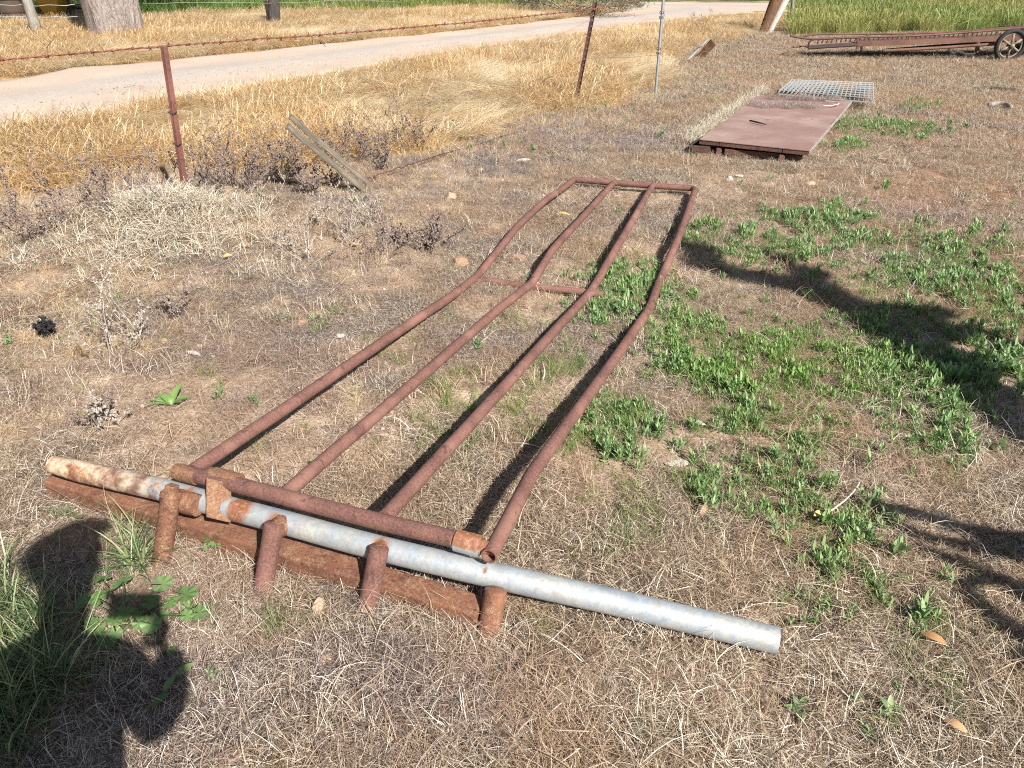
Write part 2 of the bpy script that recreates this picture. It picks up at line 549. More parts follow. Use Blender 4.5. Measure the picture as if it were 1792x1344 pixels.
def zones(x, y):
    u, v, zz = project(x, y, 0 * x)
    rd = on_road(x, y)
    vn = np.interp(u, near_u, near_v, right=18)
    vf = np.interp(u, far_u, far_v, right=-50)
    wob = (fbm(x, y, 1.3, 2) - 0.5)
    lv = low_v(u)
    gold = (v > vn) & (v < lv + wob * 60) & (~rd) & (zz > 0) & (u < 1430)
    behind = (v < vf) & (~rd) & (u < 1150) & (zz > 0)          # across the track
    gb = np.interp(u, [0, 250, 420, 600, 760, 900, 1060, 1150], [40, 30, 28, 22, 20, 16, 12, 5])   # where green takes over
    green = (behind & (v < gb + wob * 16)) | ((u > 1385) & (v < 66 - (u - 1385) * 0.03 + wob * 6) & (zz > 0) & (~rd))
    goldb = behind & (~green)
    green = green | ((~rd) & (y > 34))
    return u, v, zz, gold & (~green), goldb, green, rd
zu = zones(GX.ravel(), GY.ravel())
def put_attr(me, name, arr, dom='POINT'):
    a = me.attributes.new(name, 'FLOAT', dom); a.data.foreach_set('value', np.asarray(arr, np.float32))
put_attr(me, 'golden', (zu[3] | zu[4]).astype(float))
put_attr(me, 'green', zu[5].astype(float))
red = np.clip((zu[0] - 1350) / 250, 0, 1) * np.clip((600 - zu[1]) / 200, 0, 1) * (zu[1] > 60)
put_attr(me, 'reddish', red * (zu[2] > 0))
def soil_field(x, y, u, v):
    f = np.clip((fbm(x, y, 2.3, 31) - 0.53) * 9, 0, 1)
    for a_, b_, c_, d_, e_ in SOIL:
        f = np.maximum(f, e_ * np.exp(-(((u - a_) / c_) ** 2 + ((v - b_) / d_) ** 2)))
    return np.clip(f, 0, 1)
SOIL = [(620, 430, 150, 60, 1), (480, 1010, 90, 50, .9), (60, 740, 90, 60, .8), (330, 1150, 60, 60, .8), (80, 900, 60, 50, .7), (720, 360, 130, 40, .8), (300, 620, 120, 60, .5), (900, 470, 60, 40, .5), (1180, 700, 60, 40, .5)]
put_attr(me, 'soil', np.where(zu[2] > 0, soil_field(GX.ravel(), GY.ravel(), zu[0], zu[1]), 0.3))
ground = link('ground', me, M_ground, smooth=True)
tag(ground, 'dry dusty paddock ground', kind='structure')

# the track
def m_road():
    t = NT('pale_dirt_track'); co = t.coord('World')
    a = t.noise(co, 0.7, 4, 0.6); b = t.noise(co, 12, 5, 0.65); c = t.noise(co, 90, 4, 0.7)
    col = t.ramp(a, [(0.3, (0.46, 0.36, 0.28)), (0.7, (0.55, 0.445, 0.355))])
    col = t.mix(t.ramp(b, [(0.4, 0.35), (0.6, 0.0)]), col, (0.48, 0.37, 0.28))
    g = t.attr('gravel')
    gm = t.math('MULTIPLY', g, t.ramp(c, [(0.38, 0.0), (0.5, 1.0)]))
    col = t.mix(t.math('MULTIPLY', g, t.ramp(t.noise(co, 5, 4, 0.7), [(0.42, 0.0), (0.6, 0.55)])), col, (0.34, 0.30, 0.255))
    col = t.mix(t.math('MULTIPLY', gm, 0.8), col, t.ramp(t.noise(co, 45, 3, 0.6), [(0.35, (0.25, 0.235, 0.215)), (0.65, (0.55, 0.51, 0.46))]))
    col = t.mix(t.ramp(c, [(0.66, 0.0), (0.72, 0.5)]), col, (0.32, 0.26, 0.2))
    return t.principled(col, 0.95, 0, t.bump(t.math('ADD', b, t.math('MULTIPLY', c, 0.6)), 0.5, 0.012), 0.15)
M_road = m_road()
def ribbon(name, A, B, nc, label):
    n = len(A)
    V = []; F = []; gr = []
    for i in range(n):
        for j in range(nc + 1):
            t = j / nc
            p = A[i] * (1 - t) + B[i] * t
            z = 0.012 + 0.02 * math.exp(-((t - 0.47) / 0.12) ** 2) - 0.012 * (math.exp(-((t - 0.25) / 0.1) ** 2) + math.exp(-((t - 0.72) / 0.1) ** 2))
            z += (float(vnoise(p[0], p[1], 2.0, 9)) - 0.5) * 0.015
            if j in (0, nc): z = -0.06
            V.append((p[0], p[1], z))
            gr.append(math.exp(-((t - 0.47) / 0.13) ** 2) * min(1, 0.35 + 1.0 * float(vnoise(p[0], p[1], 0.8, 3))))
    for i in range(n - 1):
        for j in range(nc):
            a = i * (nc + 1) + j
            F.append((a, a + nc + 1, a + nc + 2, a + 1))
    me = mesh_from(V, F, name); put_attr(me, 'gravel', gr)
    bm = bmesh.new(); bm.from_mesh(me); bmesh.ops.recalc_face_normals(bm, faces=bm.faces)
    if sum(f.normal.z for f in bm.faces) < 0: bmesh.ops.reverse_faces(bm, faces=bm.faces)
    bm.to_mesh(me); bm.free()
    o = link(name, me, M_road, smooth=True)
    tag(o, label, kind='structure'); return o
jag = lambda P, a, o: P + np.c_[vnoise(P[:, 0], P[:, 1], 1.5, o) - 0.5, vnoise(P[:, 0], P[:, 1], 1.5, o + 5) - 0.5] * a
ribbon('dirt_track', jag(ne, 0.25, 1), jag(fe, 0.25, 4), 24, 'pale dirt track with a gravelly middle, curving past the fence')
cn = resample([Vector((a, b, 0)) for a, b in cross_n], 120); cf = resample([Vector((a, b, 0)) for a, b in cross_f], 120)
cr = ribbon('cross_road', cn, cf, 12, 'pale dirt road across the far side that the track joins')
cr.location.z = 0.005

# ------------------------------------------------------------------ clump library (grass and litter)
def blades(n, rad, length, width, elev, droop, seg=3, zoff=(0, 0.01), az=None, azs=PI, flat=True, taper=0.25, wav=0.0, seedhead=0.0, rs=None, tiplow=0.002, leafy=False, center_pow=0.5):
    r_ = rs or rng
    th = r_.uniform(0, 2 * PI, n); rr = rad * r_.uniform(0, 1, n) ** center_pow
    x = np.cos(th) * rr; y = np.sin(th) * rr
    z = r_.uniform(zoff[0], zoff[1], n)
    A = (r_.uniform(-PI, PI, n) if az is None else az + r_.normal(0, azs, n))
    L = r_.uniform(length[0], length[1], n); W = r_.uniform(width[0], width[1], n)
    E0 = r_.uniform(elev[0], elev[1], n); D = r_.uniform(droop[0], droop[1], n)
    C = r_.normal(0, wav, n) if wav else np.zeros(n)
    rnd = r_.uniform(0, 1, n)
    if flat: S = A + PI / 2
    else: S = A + PI / 2 + r_.uniform(-0.9, 0.9, n)
    tilt = r_.uniform(-0.5, 0.5, n)
    pts = []; px, py, pz = x.copy(), y.copy(), z.copy()
    ang = A.copy(); el = E0.copy()
    K = seg
    Vs = []; al = []
    for k in range(K + 1):
        t = k / K
        if leafy: w = W * (math.sin(PI * min(1, 0.12 + t * 0.88)) ** 0.8 + 0.03)
        else: w = W * (1 - t * (1 - taper)) if not seedhead else W * (1 - t * 0.6 if t < 0.7 else seedhead)
        if (not leafy) and k == K and not seedhead: w = W * taper
        sx = np.cos(S) * np.cos(tilt) * w / 2; sy = np.sin(S) * np.cos(tilt) * w / 2; sz = np.sin(tilt) * w / 2
        Vs.append(np.stack([px - sx, py - sy, pz - sz], 1)); Vs.append(np.stack([px + sx, py + sy, pz + sz], 1))
        al += [t, t]
        step = L / K
        px = px + np.cos(ang) * np.cos(el) * step; py = py + np.sin(ang) * np.cos(el) * step
        pz = np.maximum(pz + np.sin(el) * step, tiplow)
        el = el - D / K; ang = ang + C / K
    V = np.stack(Vs, 1)                      # n, 2(K+1), 3
    m = 2 * (K + 1)
    base = (np.arange(n) * m)[:, None, None]
    q = np.array([[2 * k, 2 * k + 1, 2 * k + 3, 2 * k + 2] for k in range(K)])[None]
    F = (base + q).reshape(-1, 4)
    return V.reshape(-1, 3), F, np.repeat(rnd, m), np.tile(np.array(al), n)

def join_bl(parts):
    Vs, Fs, Rs, As = [], [], [], []; o = 0
    for V, F, r, a in parts:
        Vs.append(V); Fs.append(F + o); Rs.append(r); As.append(a); o += len(V)
    return np.concatenate(Vs), np.concatenate(Fs), np.concatenate(Rs), np.concatenate(As)

def fast_mesh(name, V, F, r=None, a=None, mat=None):
    me = bpy.data.meshes.new(name)
    me.vertices.add(len(V)); me.vertices.foreach_set('co', np.ascontiguousarray(V, np.float32).ravel())
    me.loops.add(F.size); me.loops.foreach_set('vertex_index', np.ascontiguousarray(F, np.int32).ravel())
    me.polygons.add(len(F)); me.polygons.foreach_set('loop_start', np.arange(0, F.size, 4, dtype=np.int32))
    me.polygons.foreach_set('loop_total', np.full(len(F), 4, np.int32))
    me.update()
    if r is not None: put_attr(me, 'rnd', r)
    if a is not None: put_attr(me, 'along', a)
    if mat: me.materials.append(mat)
    return me

def scatter(name, protos, P, rotz, scl, tint, label, cat, tilt=None, idx=None):
    """one object of kind stuff: a cloud of points, each carrying one clump"""
    n = len(P)
    lib = bpy.data.collections.new(name + '_kinds')
    for i, pm in enumerate(protos):
        lib.objects.link(bpy.data.objects.new('%s_kind_%02d' % (name, i), pm))
    me = bpy.data.meshes.new(name)
    me.vertices.add(n); me.vertices.foreach_set('co', np.ascontiguousarray(P, np.float32).ravel())
    rot = np.zeros((n, 3), np.float32); rot[:, 2] = rotz
    if tilt is not None: rot[:, :2] = tilt
    a = me.attributes.new('rot', 'FLOAT_VECTOR', 'POINT'); a.data.foreach_set('vector', rot.ravel())
    a = me.attributes.new('scl', 'FLOAT_VECTOR', 'POINT')
    s3 = np.asarray(scl, np.float32); s3 = np.repeat(s3[:, None], 3, 1) if s3.ndim == 1 else s3
    a.data.foreach_set('vector', np.ascontiguousarray(s3).ravel())
    put_attr(me, 'tint', tint)
    a = me.attributes.new('pick', 'INT', 'POINT')
    a.data.foreach_set('value', np.asarray(rng.integers(0, len(protos), n) if idx is None else idx, np.int32))
    o = bpy.data.objects.new(name, me); COL.objects.link(o)
    g = bpy.data.node_groups.new(name + '_nodes', 'GeometryNodeTree')
    g.interface.new_socket('Geometry', in_out='INPUT', socket_type='NodeSocketGeometry')
    g.interface.new_socket('Geometry', in_out='OUTPUT', socket_type='NodeSocketGeometry')
    N = g.nodes.new; L = g.links.new
    gi = N('NodeGroupInput'); go = N('NodeGroupOutput')
    ci = N('GeometryNodeCollectionInfo'); ci.inputs['Collection'].default_value = lib
    ci.inputs['Separate Children'].default_value = True; ci.inputs['Reset Children'].default_value = True
    ip = N('GeometryNodeInstanceOnPoints'); ip.inputs['Pick Instance'].default_value = True
    def na(nm, dt):
        x = N('GeometryNodeInputNamedAttribute'); x.data_type = dt; x.inputs['Name'].default_value = nm; return x.outputs['Attribute']
    er = N('FunctionNodeEulerToRotation')
    L(na('rot', 'FLOAT_VECTOR'), er.inputs[0])
    L(gi.outputs[0], ip.inputs['Points']); L(ci.outputs[0], ip.inputs['Instance'])
    L(na('pick', 'INT'), ip.inputs['Instance Index'])
    L(er.outputs[0], ip.inputs['Rotation']); L(na('scl', 'FLOAT_VECTOR'), ip.inputs['Scale'])
    L(ip.outputs[0], go.inputs[0])
    md = o.modifiers.new('clumps', 'NODES'); md.node_group = g
    tag(o, label, cat, kind='stuff')
    return o

# blade materials
M_litter = m_blade('dry_litter',
    [(0.0, (0.045, 0.028, 0.02)), (0.25, (0.18, 0.12, 0.08)), (0.52, (0.46, 0.34, 0.225)), (0.80, (0.72, 0.60, 0.43)), (1.0, (0.88, 0.82, 0.70))],
    zone=[(0.0, (0.06, 0.043, 0.045)), (0.35, (0.20, 0.15, 0.145)), (0.75, (0.44, 0.36, 0.345)), (1.0, (0.76, 0.68, 0.63))],
    transl=0.12, rough=0.75, patch=(1.3, (0.46, 0.285, 0.155), 0.5))
M_straw = m_blade('bleached_straw', [(0.0, (0.34, 0.26, 0.17)), (0.5, (0.62, 0.52, 0.38)), (1.0, (0.82, 0.76, 0.64))], transl=0.15, rough=0.6)
M_gold = m_blade('golden_grass', [(0.0, (0.28, 0.155, 0.065)), (0.3, (0.53, 0.34, 0.145)), (0.65, (0.73, 0.54, 0.295)), (1.0, (0.87, 0.79, 0.58))],
    zone=[(0.0, (0.50, 0.36, 0.19)), (0.5, (0.80, 0.65, 0.40)), (1.0, (0.93, 0.86, 0.68))], transl=0.32, rough=0.6, patch=(1.6, (0.58, 0.33, 0.12), 0.4))
M_green = m_blade('green_weed', [(0.0, (0.10, 0.17, 0.065)), (0.5, (0.21, 0.33, 0.125)), (0.9, (0.36, 0.48, 0.22)), (1.0, (0.52, 0.50, 0.24))],
    zone=[(0.0, (0.12, 0.22, 0.045)), (0.5, (0.21, 0.36, 0.08)), (1.0, (0.36, 0.50, 0.15))], transl=0.3, rough=0.5, spec=0.4)
M_grass = m_blade('green_grass', [(0.0, (0.06, 0.13, 0.025)), (0.5, (0.13, 0.25, 0.045)), (1.0, (0.28, 0.38, 0.10))],
    zone=[(0.0, (0.20, 0.19, 0.05)), (0.5, (0.34, 0.36, 0.10)), (1.0, (0.55, 0.50, 0.22))], transl=0.3, rough=0.5)
M_lush = m_blade('lush_grass', [(0.0, (0.06, 0.10, 0.04)), (0.45, (0.12, 0.185, 0.07)), (0.8, (0.22, 0.29, 0.10)), (1.0, (0.52, 0.47, 0.29))], transl=0.3, rough=0.45, spec=0.5)
M_weed = m_blade('dead_weed_stem', [(0.0, (0.075, 0.05, 0.04)), (0.5, (0.21, 0.155, 0.13)), (1.0, (0.42, 0.34, 0.29))], transl=0.05, rough=0.8)
M_weed_pale = m_blade('pale_dead_weed_stem', [(0.0, (0.20, 0.16, 0.13)), (0.5, (0.38, 0.32, 0.26)), (1.0, (0.58, 0.51, 0.43))], transl=0.05, rough=0.8)

# kinds of clump
def mk(name, parts, mat): 
    V, F, r, a = join_bl(parts); return fast_mesh(name, V, F, r, a, mat)
litter_k = [mk('litter', [blades(95, 0.12, (0.03, 0.09), (0.0008, 0.0019), (-0.25, 0.75), (0.1, 1.1), 3, (0.001, 0.030), wav=0.6),
                          blades(45, 0.12, (0.01, 0.04), (0.001, 0.0026), (-0.2, 1.1), (0.0, 0.8), 2, (0.0, 0.026))], M_litter) for _ in range(6)]
coarse_k = [mk('coarse_straw', [blades(44, 0.12, (0.05, 0.15), (0.0012, 0.0030), (-0.1, 0.8), (0.2, 1.2), 4, (0.002, 0.04), wav=0.45)], M_litter) for _ in range(4)]
pale_k = [mk('pale_straw', [blades(40, 0.09, (0.05, 0.17), (0.0016, 0.0042), (0.1, 1.1), (0.3, 1.5), 4, (0.0, 0.04), wav=0.5)], M_straw) for _ in range(4)]
tuft_k = [mk('dry_tuft', [blades(46, 0.07, (0.02, 0.065), (0.001, 0.0026), (0.4, 1.4), (0.2, 1.4), 3, (0.0, 0.01), flat=False, wav=0.5)], M_litter) for _ in range(4)]
gold_k = [mk('golden_clump', [blades(60, 0.13, (0.16, 0.36), (0.0022, 0.0045), (0.4, 1.35), (0.3, 2.0), 5, (0, 0.01), az=0.0, azs=1.4, flat=False, wav=0.9, seedhead=1.2),
                              blades(36, 0.13, (0.08, 0.2), (0.002, 0.005), (0.2, 1.4), (0.5, 2.0), 4, (0, 0.01), flat=False, wav=0.6)], M_gold) for _ in range(5)]
matted_k = [mk('matted_clump', [blades(90, 0.14, (0.18, 0.38), (0.002, 0.0045), (0.1, 0.7), (0.3, 1.3), 5, (0.01, 0.10), az=0.0, azs=0.55, flat=True, wav=0.5)], M_gold) for _ in range(3)]
gtuft_k = [mk('green_tuft', [blades(30, 0.035, (0.03, 0.09), (0.0015, 0.003), (0.6, 1.5), (0.2, 1.2), 3, (0, 0.005), flat=False)], M_grass) for _ in range(4)]
tall_green_k = [mk('tall_green', [blades(70, 0.16, (0.25, 0.55), (0.004, 0.008), (0.9, 1.5), (0.1, 0.9), 4, (0, 0.01), flat=False, seedhead=1.4)], M_grass) for _ in range(4)]
lush_k = [mk('lush_tuft', [blades(24, 0.04, (0.13, 0.31), (0.0042, 0.0085), (0.6, 1.45), (0.4, 1.9), 6, (0, 0.005), flat=False, wav=0.3, taper=0.1)], M_lush) for _ in range(4)]

def leaf_rosette(nstem, h, lw, ll, seed):
    r_ = np.random.default_rng(seed)
    parts = []
    for s in range(nstem):
        a0 = r_.uniform(0, 2 * PI); rr = r_.uniform(0, 0.035)
        ox, oy = math.cos(a0) * rr, math.sin(a0) * rr
        hh = h * r_.uniform(0.5, 1.1); lean = r_.uniform(0, 0.5); la = r_.uniform(0, 2 * PI)
        nl = r_.integers(6, 10)
        for k in range(nl):
            t = (k + 0.3) / nl
            V, F, rn, al = blades(1, 0.0, (ll * 0.6, ll * 1.1), (lw * 0.8, lw * 1.2), (0.35 + 0.9 * t, 0.7 + 0.9 * t), (0.0, 0.9), 4, (0, 0.0001),
                                  az=a0 + k * 2.4, azs=0.3, flat=True, leafy=True, rs=r_)
            V = V + np.array([ox + math.cos(la) * lean * hh * t, oy + math.sin(la) * lean * hh * t, hh * t * 0.9])
            parts.append((V, F, rn * 0.6 + 0.2 + 0.2 * t, al))
        V, F, rn, al = blades(1, 0, (hh, hh), (0.002, 0.003), (1.2, 1.5), (0, 0.2), 2, (0, 0.0001), rs=r_)
        parts.append((V + np.array([ox, oy, 0]), F, rn * 0.3, al))
    return parts
weed_k = [mk('leafy_weed', leaf_rosette(4, 0.060, 0.0075, 0.040, 100 + i), M_green) for i in range(5)]
weed_big_k = [mk('leafy_weed_big', leaf_rosette(4, 0.075, 0.0105, 0.055, 200 + i), M_green) for i in range(4)]

# ------------------------------------------------------------------ where everything grows
def pts_grid(x0, x1, y0, y1, dens):
    n = int((x1 - x0) * (y1 - y0) * dens)
    return rng.uniform(x0, x1, n), rng.uniform(y0, y1, n)
def in_view(u, v, zz, mu=160, mv=200):
    return (zz > 0.05) & (u > -mu) & (u < 1792 + mu) & (v > -90) & (v < 1344 + mv)

# patches of green, in photo coordinates: u, v, ru, rv, strength, kind (0 leafy, 1 grassy)
G = [(1280, 640, 110, 60, 1.1, 0), (1400, 650, 130, 60, 1.15, 0), (1520, 640, 130, 60, 1.1, 0), (1450, 700, 120, 40, .8, 0), (1640, 700, 90, 45, .9, 0), (1100, 735, 60, 40, .9, 1), (1200, 575, 60, 45, .9, 0),
     (1100, 500, 62, 36, .9, 0), (1065, 545, 50, 32, .8, 0), (1160, 560, 40, 40, .5, 0), (1190, 600, 70, 50, .8, 0), (1240, 640, 80, 55, 1., 0), (1330, 640, 90, 55, 1., 0),
     (1420, 640, 90, 55, 1., 0), (1500, 620, 90, 45, .9, 0), (1570, 650, 80, 60, .95, 0), (1650, 690, 70, 55, .8, 0), (1700, 660, 60, 40, .5, 0),
     (1540, 560, 80, 35, .7, 0), (1600, 470, 60, 45, .9, 0), (1560, 440, 110, 32, .6, 0), (1680, 455, 90, 30, .8, 0), (1710, 505, 60, 40, .95, 0), (1745, 550, 60, 40, .9, 0),
     (1420, 450, 60, 40, .5, 0), (1480, 520, 60, 30, .5, 0), (1300, 430, 70, 28, .7, 0), (1250, 415, 50, 20, .6, 0), (1440, 385, 70, 22, .8, 0), (1390, 385, 30, 12, .5, 0),
     (1520, 222, 50, 10, .8, 0), (1482, 258, 28, 8, .8, 0), (1600, 190, 30, 6, .3, 0), (1600, 235, 50, 8, .3, 0),
     (1340, 730, 70, 40, .7, 0), (1290, 700, 60, 40, .6, 0), (1350, 790, 80, 45, .7, 0), (1110, 735, 60, 40, .9, 0), (1080, 770, 50, 35, .5, 0), (1400, 840, 60, 50, .75, 0), (1290, 850, 70, 45, .5, 0),
     (1180, 840, 60, 50, .5, 1), (1100, 925, 60, 70, .7, 1), (1230, 930, 40, 30, .4, 1), (1440, 960, 70, 60, .8, 0), (1440, 1040, 70, 50, .7, 0), (1530, 1040, 70, 60, .7, 0), (1560, 1110, 60, 40, .5, 1), (1500, 930, 60, 40, .6, 0),
     (1620, 760, 90, 40, .35, 0), (1770, 640, 40, 30, .6, 0), (1640, 800, 60, 30, .3, 0), (1560, 770, 60, 30, .3, 0), (1700, 1080, 80, 80, .5, 1), (1680, 1180, 90, 80, .5, 1), (1500, 1180, 60, 50, .3, 1), (1600, 1080, 60, 50, .4, 0), (1560, 1260, 40, 30, .25, 0),
     (930, 700, 60, 60, .6, 1), (790, 730, 60, 50, .6, 1), (1000, 800, 60, 50, .4, 1), (700, 640, 50, 40, .2, 1), (840, 660, 40, 30, .3, 1), (950, 560, 60, 30, .2, 1), (1000, 640, 60, 40, .3, 1), (540, 560, 40, 20, .2, 1),
     (500, 1085, 50, 30, .35, 1), (430, 800, 40, 20, .2, 1), (380, 680, 20, 12, .3, 1), (980, 830, 60, 50, .2, 1), (1240, 780, 60, 50, .5, 0), (1160, 680, 50, 40, .3, 0)]
def green_field(u, v, kind):
    f = np.zeros_like(u)
    for gu, gv, ru, rv, s, k in G:
        if k == kind:
            f = np.maximum(f, s * np.exp(-((((u - gu) / (ru * 1.15)) ** 2 + ((v - gv) / (rv * 1.15)) ** 2) ** 1.5)))
    return f
# areas kept clear by what lies there (plate on the ground)
PLATE = [at(1200, 264), at(1404, 283), at(1502, 174), at(1345, 158)]

def mound_mask(u, v):                         # the bleached straw heaped at the near star picket
    return np.exp(-(((u - 320) / 110) ** 2 + ((v - 405) / 55) ** 2)) + 0.42 * np.exp(-(((u - 150) / 150) ** 2 + ((v - 450) / 50) ** 2))

# fine litter, near
x, y = pts_grid(-3.6, 4.6, 0.55, 7.0, 340)
u, v, zz, gold, goldb, green, rd = zones(x, y)
bare = soil_field(x, y, u, v)
keep = in_view(u, v, zz) & ~rd & ~gold & ~in_poly(x, y, PLATE)
keep &= rng.random(len(x)) < 1.0 - 0.62 * bare
x, y, u, v, zz = [a[keep] for a in (x, y, u, v, zz)]
purp = np.clip((fbm(x, y, 1.2, 50) - 0.45) * 4, 0, 1)
pb = (np.exp(-(((u - 830) / 260) ** 2 + ((v - 270) / 50) ** 2)) + np.exp(-(((u - 480) / 260) ** 2 + ((v - 640) / 90) ** 2)) + np.exp(-(((u - 800) / 300) ** 2 + ((v - 1180) / 110) ** 2)))
tint = np.clip(purp * 0.5 + pb * 0.75 - 0.5 * np.exp(-(((u - 60) / 200) ** 2 + ((v - 600) / 250) ** 2)) - 0.55 * np.clip((u - 1000) / 250, 0, 1), 0, 1)
P = np.c_[x, y, ground_z(x, y)]
scatter('dry_litter', litter_k, P, rng.uniform(0, 2 * PI, len(x)), rng.uniform(0.7, 1.2, len(x)) * np.interp(v, [700, 1050], [0.68, 1.0]), tint,
        'fine dry grass stems and litter matted over the near ground', 'dry litter')

# litter further off
x = rng.uniform(-6, 13, 42000); y = rng.uniform(6.8, 19, 42000)
u, v, zz, gold, goldb, green, rd = zones(x, y)
keep = in_view(u, v, zz) & ~rd & ~gold & ~goldb & ~green & ~in_poly(x, y, PLATE)
x, y, u, v = [a[keep] for a in (x, y, u, v)]
purp = np.clip((fbm(x, y, 0.8, 50) - 0.50) * 4, 0, 1)
tint = np.clip(purp * 0.6 + 0.6 * np.exp(-(((u - 900) / 230) ** 2 + ((v - 240) / 50) ** 2)) - 0.5 * np.clip((u - 1250) / 150, 0, 1), 0, 1)
sc = rng.uniform(0.7, 1.35, len(x)) * np.interp(y, [7, 16], [0.9, 1.5])
scatter('far_litter', litter_k + tuft_k, np.c_[x, y, ground_z(x, y)], rng.uniform(0, 2 * PI, len(x)), sc, tint,
        'dry grass litter over the ground around the cover plates', 'dry litter')

# coarse straw on top, heavier towards the bottom and the right
x, y = pts_grid(-3.6, 4.6, 0.55, 7.5, 85)
u, v, zz, gold, goldb, green, rd = zones(x, y)
dens = 0.04 + 0.62 * np.clip((v - 980) / 200, 0, 1) * np.clip((u - 330) / 150, 0, 1) + 0.3 * np.clip((u - 1350) / 250, 0, 1) + 0.2 * (fbm(x, y, 1.5, 70) > 0.58)
keep = in_view(u, v, zz) & ~rd & ~gold & (rng.random(len(x)) < dens) & ~in_poly(x, y, PLATE)
x, y, u, v = [a[keep] for a in (x, y, u, v)]
scatter('coarse_litter', coarse_k, np.c_[x, y, ground_z(x, y)], rng.uniform(0, 2 * PI, len(x)), rng.uniform(0.6, 1.1, len(x)), np.clip((fbm(x, y, 1.4, 90) - 0.4) * 3, 0, 1),
        'coarse tangled dry stalks lying over the litter', 'dry stalks')

# short dry tufts
x, y = pts_grid(-4.5, 6.5, 0.6, 10, 60)
u, v, zz, gold, goldb, green, rd = zones(x, y)
keep = in_view(u, v, zz) & ~rd & ~gold & ~goldb & (rng.random(len(x)) < 0.3 + 0.5 * (fbm(x, y, 1.1, 15) > 0.52)) & ~in_poly(x, y, PLATE)
x, y, u, v = [a[keep] for a in (x, y, u, v)]
scatter('dry_tufts', tuft_k, np.c_[x, y, ground_z(x, y)], rng.uniform(0, 2 * PI, len(x)), rng.uniform(0.7, 1.5, len(x)), np.clip((fbm(x, y, 1.4, 22) - 0.5) * 3, 0, 0.7),
        'short dry grass tufts standing in the litter', 'dry grass')

# bleached straw
x, y = pts_grid(-4.2, 5, 0.6, 8.5, 170)
u, v, zz, gold, goldb, green, rd = zones(x, y)
dens = 1.0 * np.clip(mound_mask(u, v) * 1.4, 0, 1) + 0.5 * np.exp(-(((u - 1120) / 120) ** 2 + ((v - 1260) / 80) ** 2)) * (fbm(x, y, 4, 5) > .5) + 0.35 * np.exp(-(((u - 420) / 130) ** 2 + ((v - 1260) / 90) ** 2)) + 0.10 * np.clip((v - 1050) / 200, 0, 1) + 0.12 * (u > 1500) * (v > 600) \
    + 0.2 * np.exp(-(((u - 520) / 80) ** 2 + ((v - 420) / 60) ** 2)) + 0.007
keep = in_view(u, v, zz) & ~rd & ~gold & (rng.random(len(x)) < dens) & ~in_poly(x, y, PLATE)
x, y, u, v = [a[keep] for a in (x, y, u, v)]
mm = np.clip(mound_mask(u, v), 0, 1)
scatter('bleached_straw', pale_k, np.c_[x, y, ground_z(x, y) + 0.03 * mm], rng.uniform(0, 2 * PI, len(x)), rng.uniform(0.5, 0.85, len(x)) + 0.6 * mm, np.zeros(len(x)),
        'bleached pale straw heaped round the near star picket and strewn about', 'straw')

# golden grass along the near side of the track
def golden(n, x0, x1, y0, y1, which, name, label, s0, s1):
    x = rng.uniform(x0, x1, n); y = rng.uniform(y0, y1, n)
    u, v, zz, gold, goldb, green, rd = zones(x, y)
    keep = in_view(u, v, zz, 200) & (gold if which == 0 else goldb)
    if which == 0:
        keep &= rng.random(n) < np.clip(0.5 + (low_v(u) - v) / 50, 0.25, 1)
    x, y, u, v = [a[keep] for a in (x, y, u, v)]
    swirl = fbm(x, y, 0.9, 61)
    mat = swirl > 0.55
    idx = np.where(mat, rng.integers(len(gold_k), len(gold_k) + len(matted_k), len(x)), rng.integers(0, len(gold_k), len(x)))
    rot = (fbm(x, y, 0.6, 77) - 0.5) * 7 - 0.4 + rng.normal(0, 0.35, len(x))
    edge = np.clip(np.abs(v - np.interp(u, near_u, near_v)) / 18, 0.45, 1) if which == 0 else 1
    scatter(name, gold_k + matted_k, np.c_[x, y, ground_z(x, y)], rot, rng.uniform(s0, s1, len(x)) * edge, np.clip((swirl - 0.45) * 5, 0, 1), label, 'dry grass', idx=idx)
    return len(x)
ng = golden(30000, -7.5, 12, 4.2, 26, 0, 'golden_grass', 'golden dry grass standing and matted between the fence and the track', 0.7, 1.1)
ng2 = golden(26000, -14, 6, 8, 30, 1, 'far_golden_grass', 'golden dry grass along the far side of the track', 0.7, 1.15)

# short yellow dry grass on the left ground and fringing the tall grass
x, y = pts_grid(-4.5, 4.5, 1.6, 13, 130)
u, v, zz, gold, goldb, green, rd = zones(x, y)
dl = 0.55 * np.exp(-((np.clip(u, 0, None) / 330) ** 2 + ((v - 540) / 230) ** 2)) + 0.75 * np.exp(-(np.clip(v - low_v(u), 0, None) / 45)) + 0.12 * (u < 900) * (v < 520)
keep = in_view(u, v, zz) & ~rd & ~gold & ~goldb & ~green & (u < 1420) & (rng.random(len(x)) < dl * (0.35 + 1.1 * (fbm(x, y, 2.2, 44) > 0.5)))
x, y, u, v = [a[keep] for a in (x, y, u, v)]
fr = np.exp(-(np.clip(v - low_v(u), 0, None) / 30))
scatter('short_yellow_grass', gold_k, np.c_[x, y, ground_z(x, y)], rng.uniform(0, 6.3, len(x)), rng.uniform(0.18, 0.34, len(x)) + 0.3 * fr * rng.random(len(x)), rng.uniform(0.2, 1, len(x)),
        'short yellowish dry grass on the left ground and fringing the tall golden grass', 'dry grass')

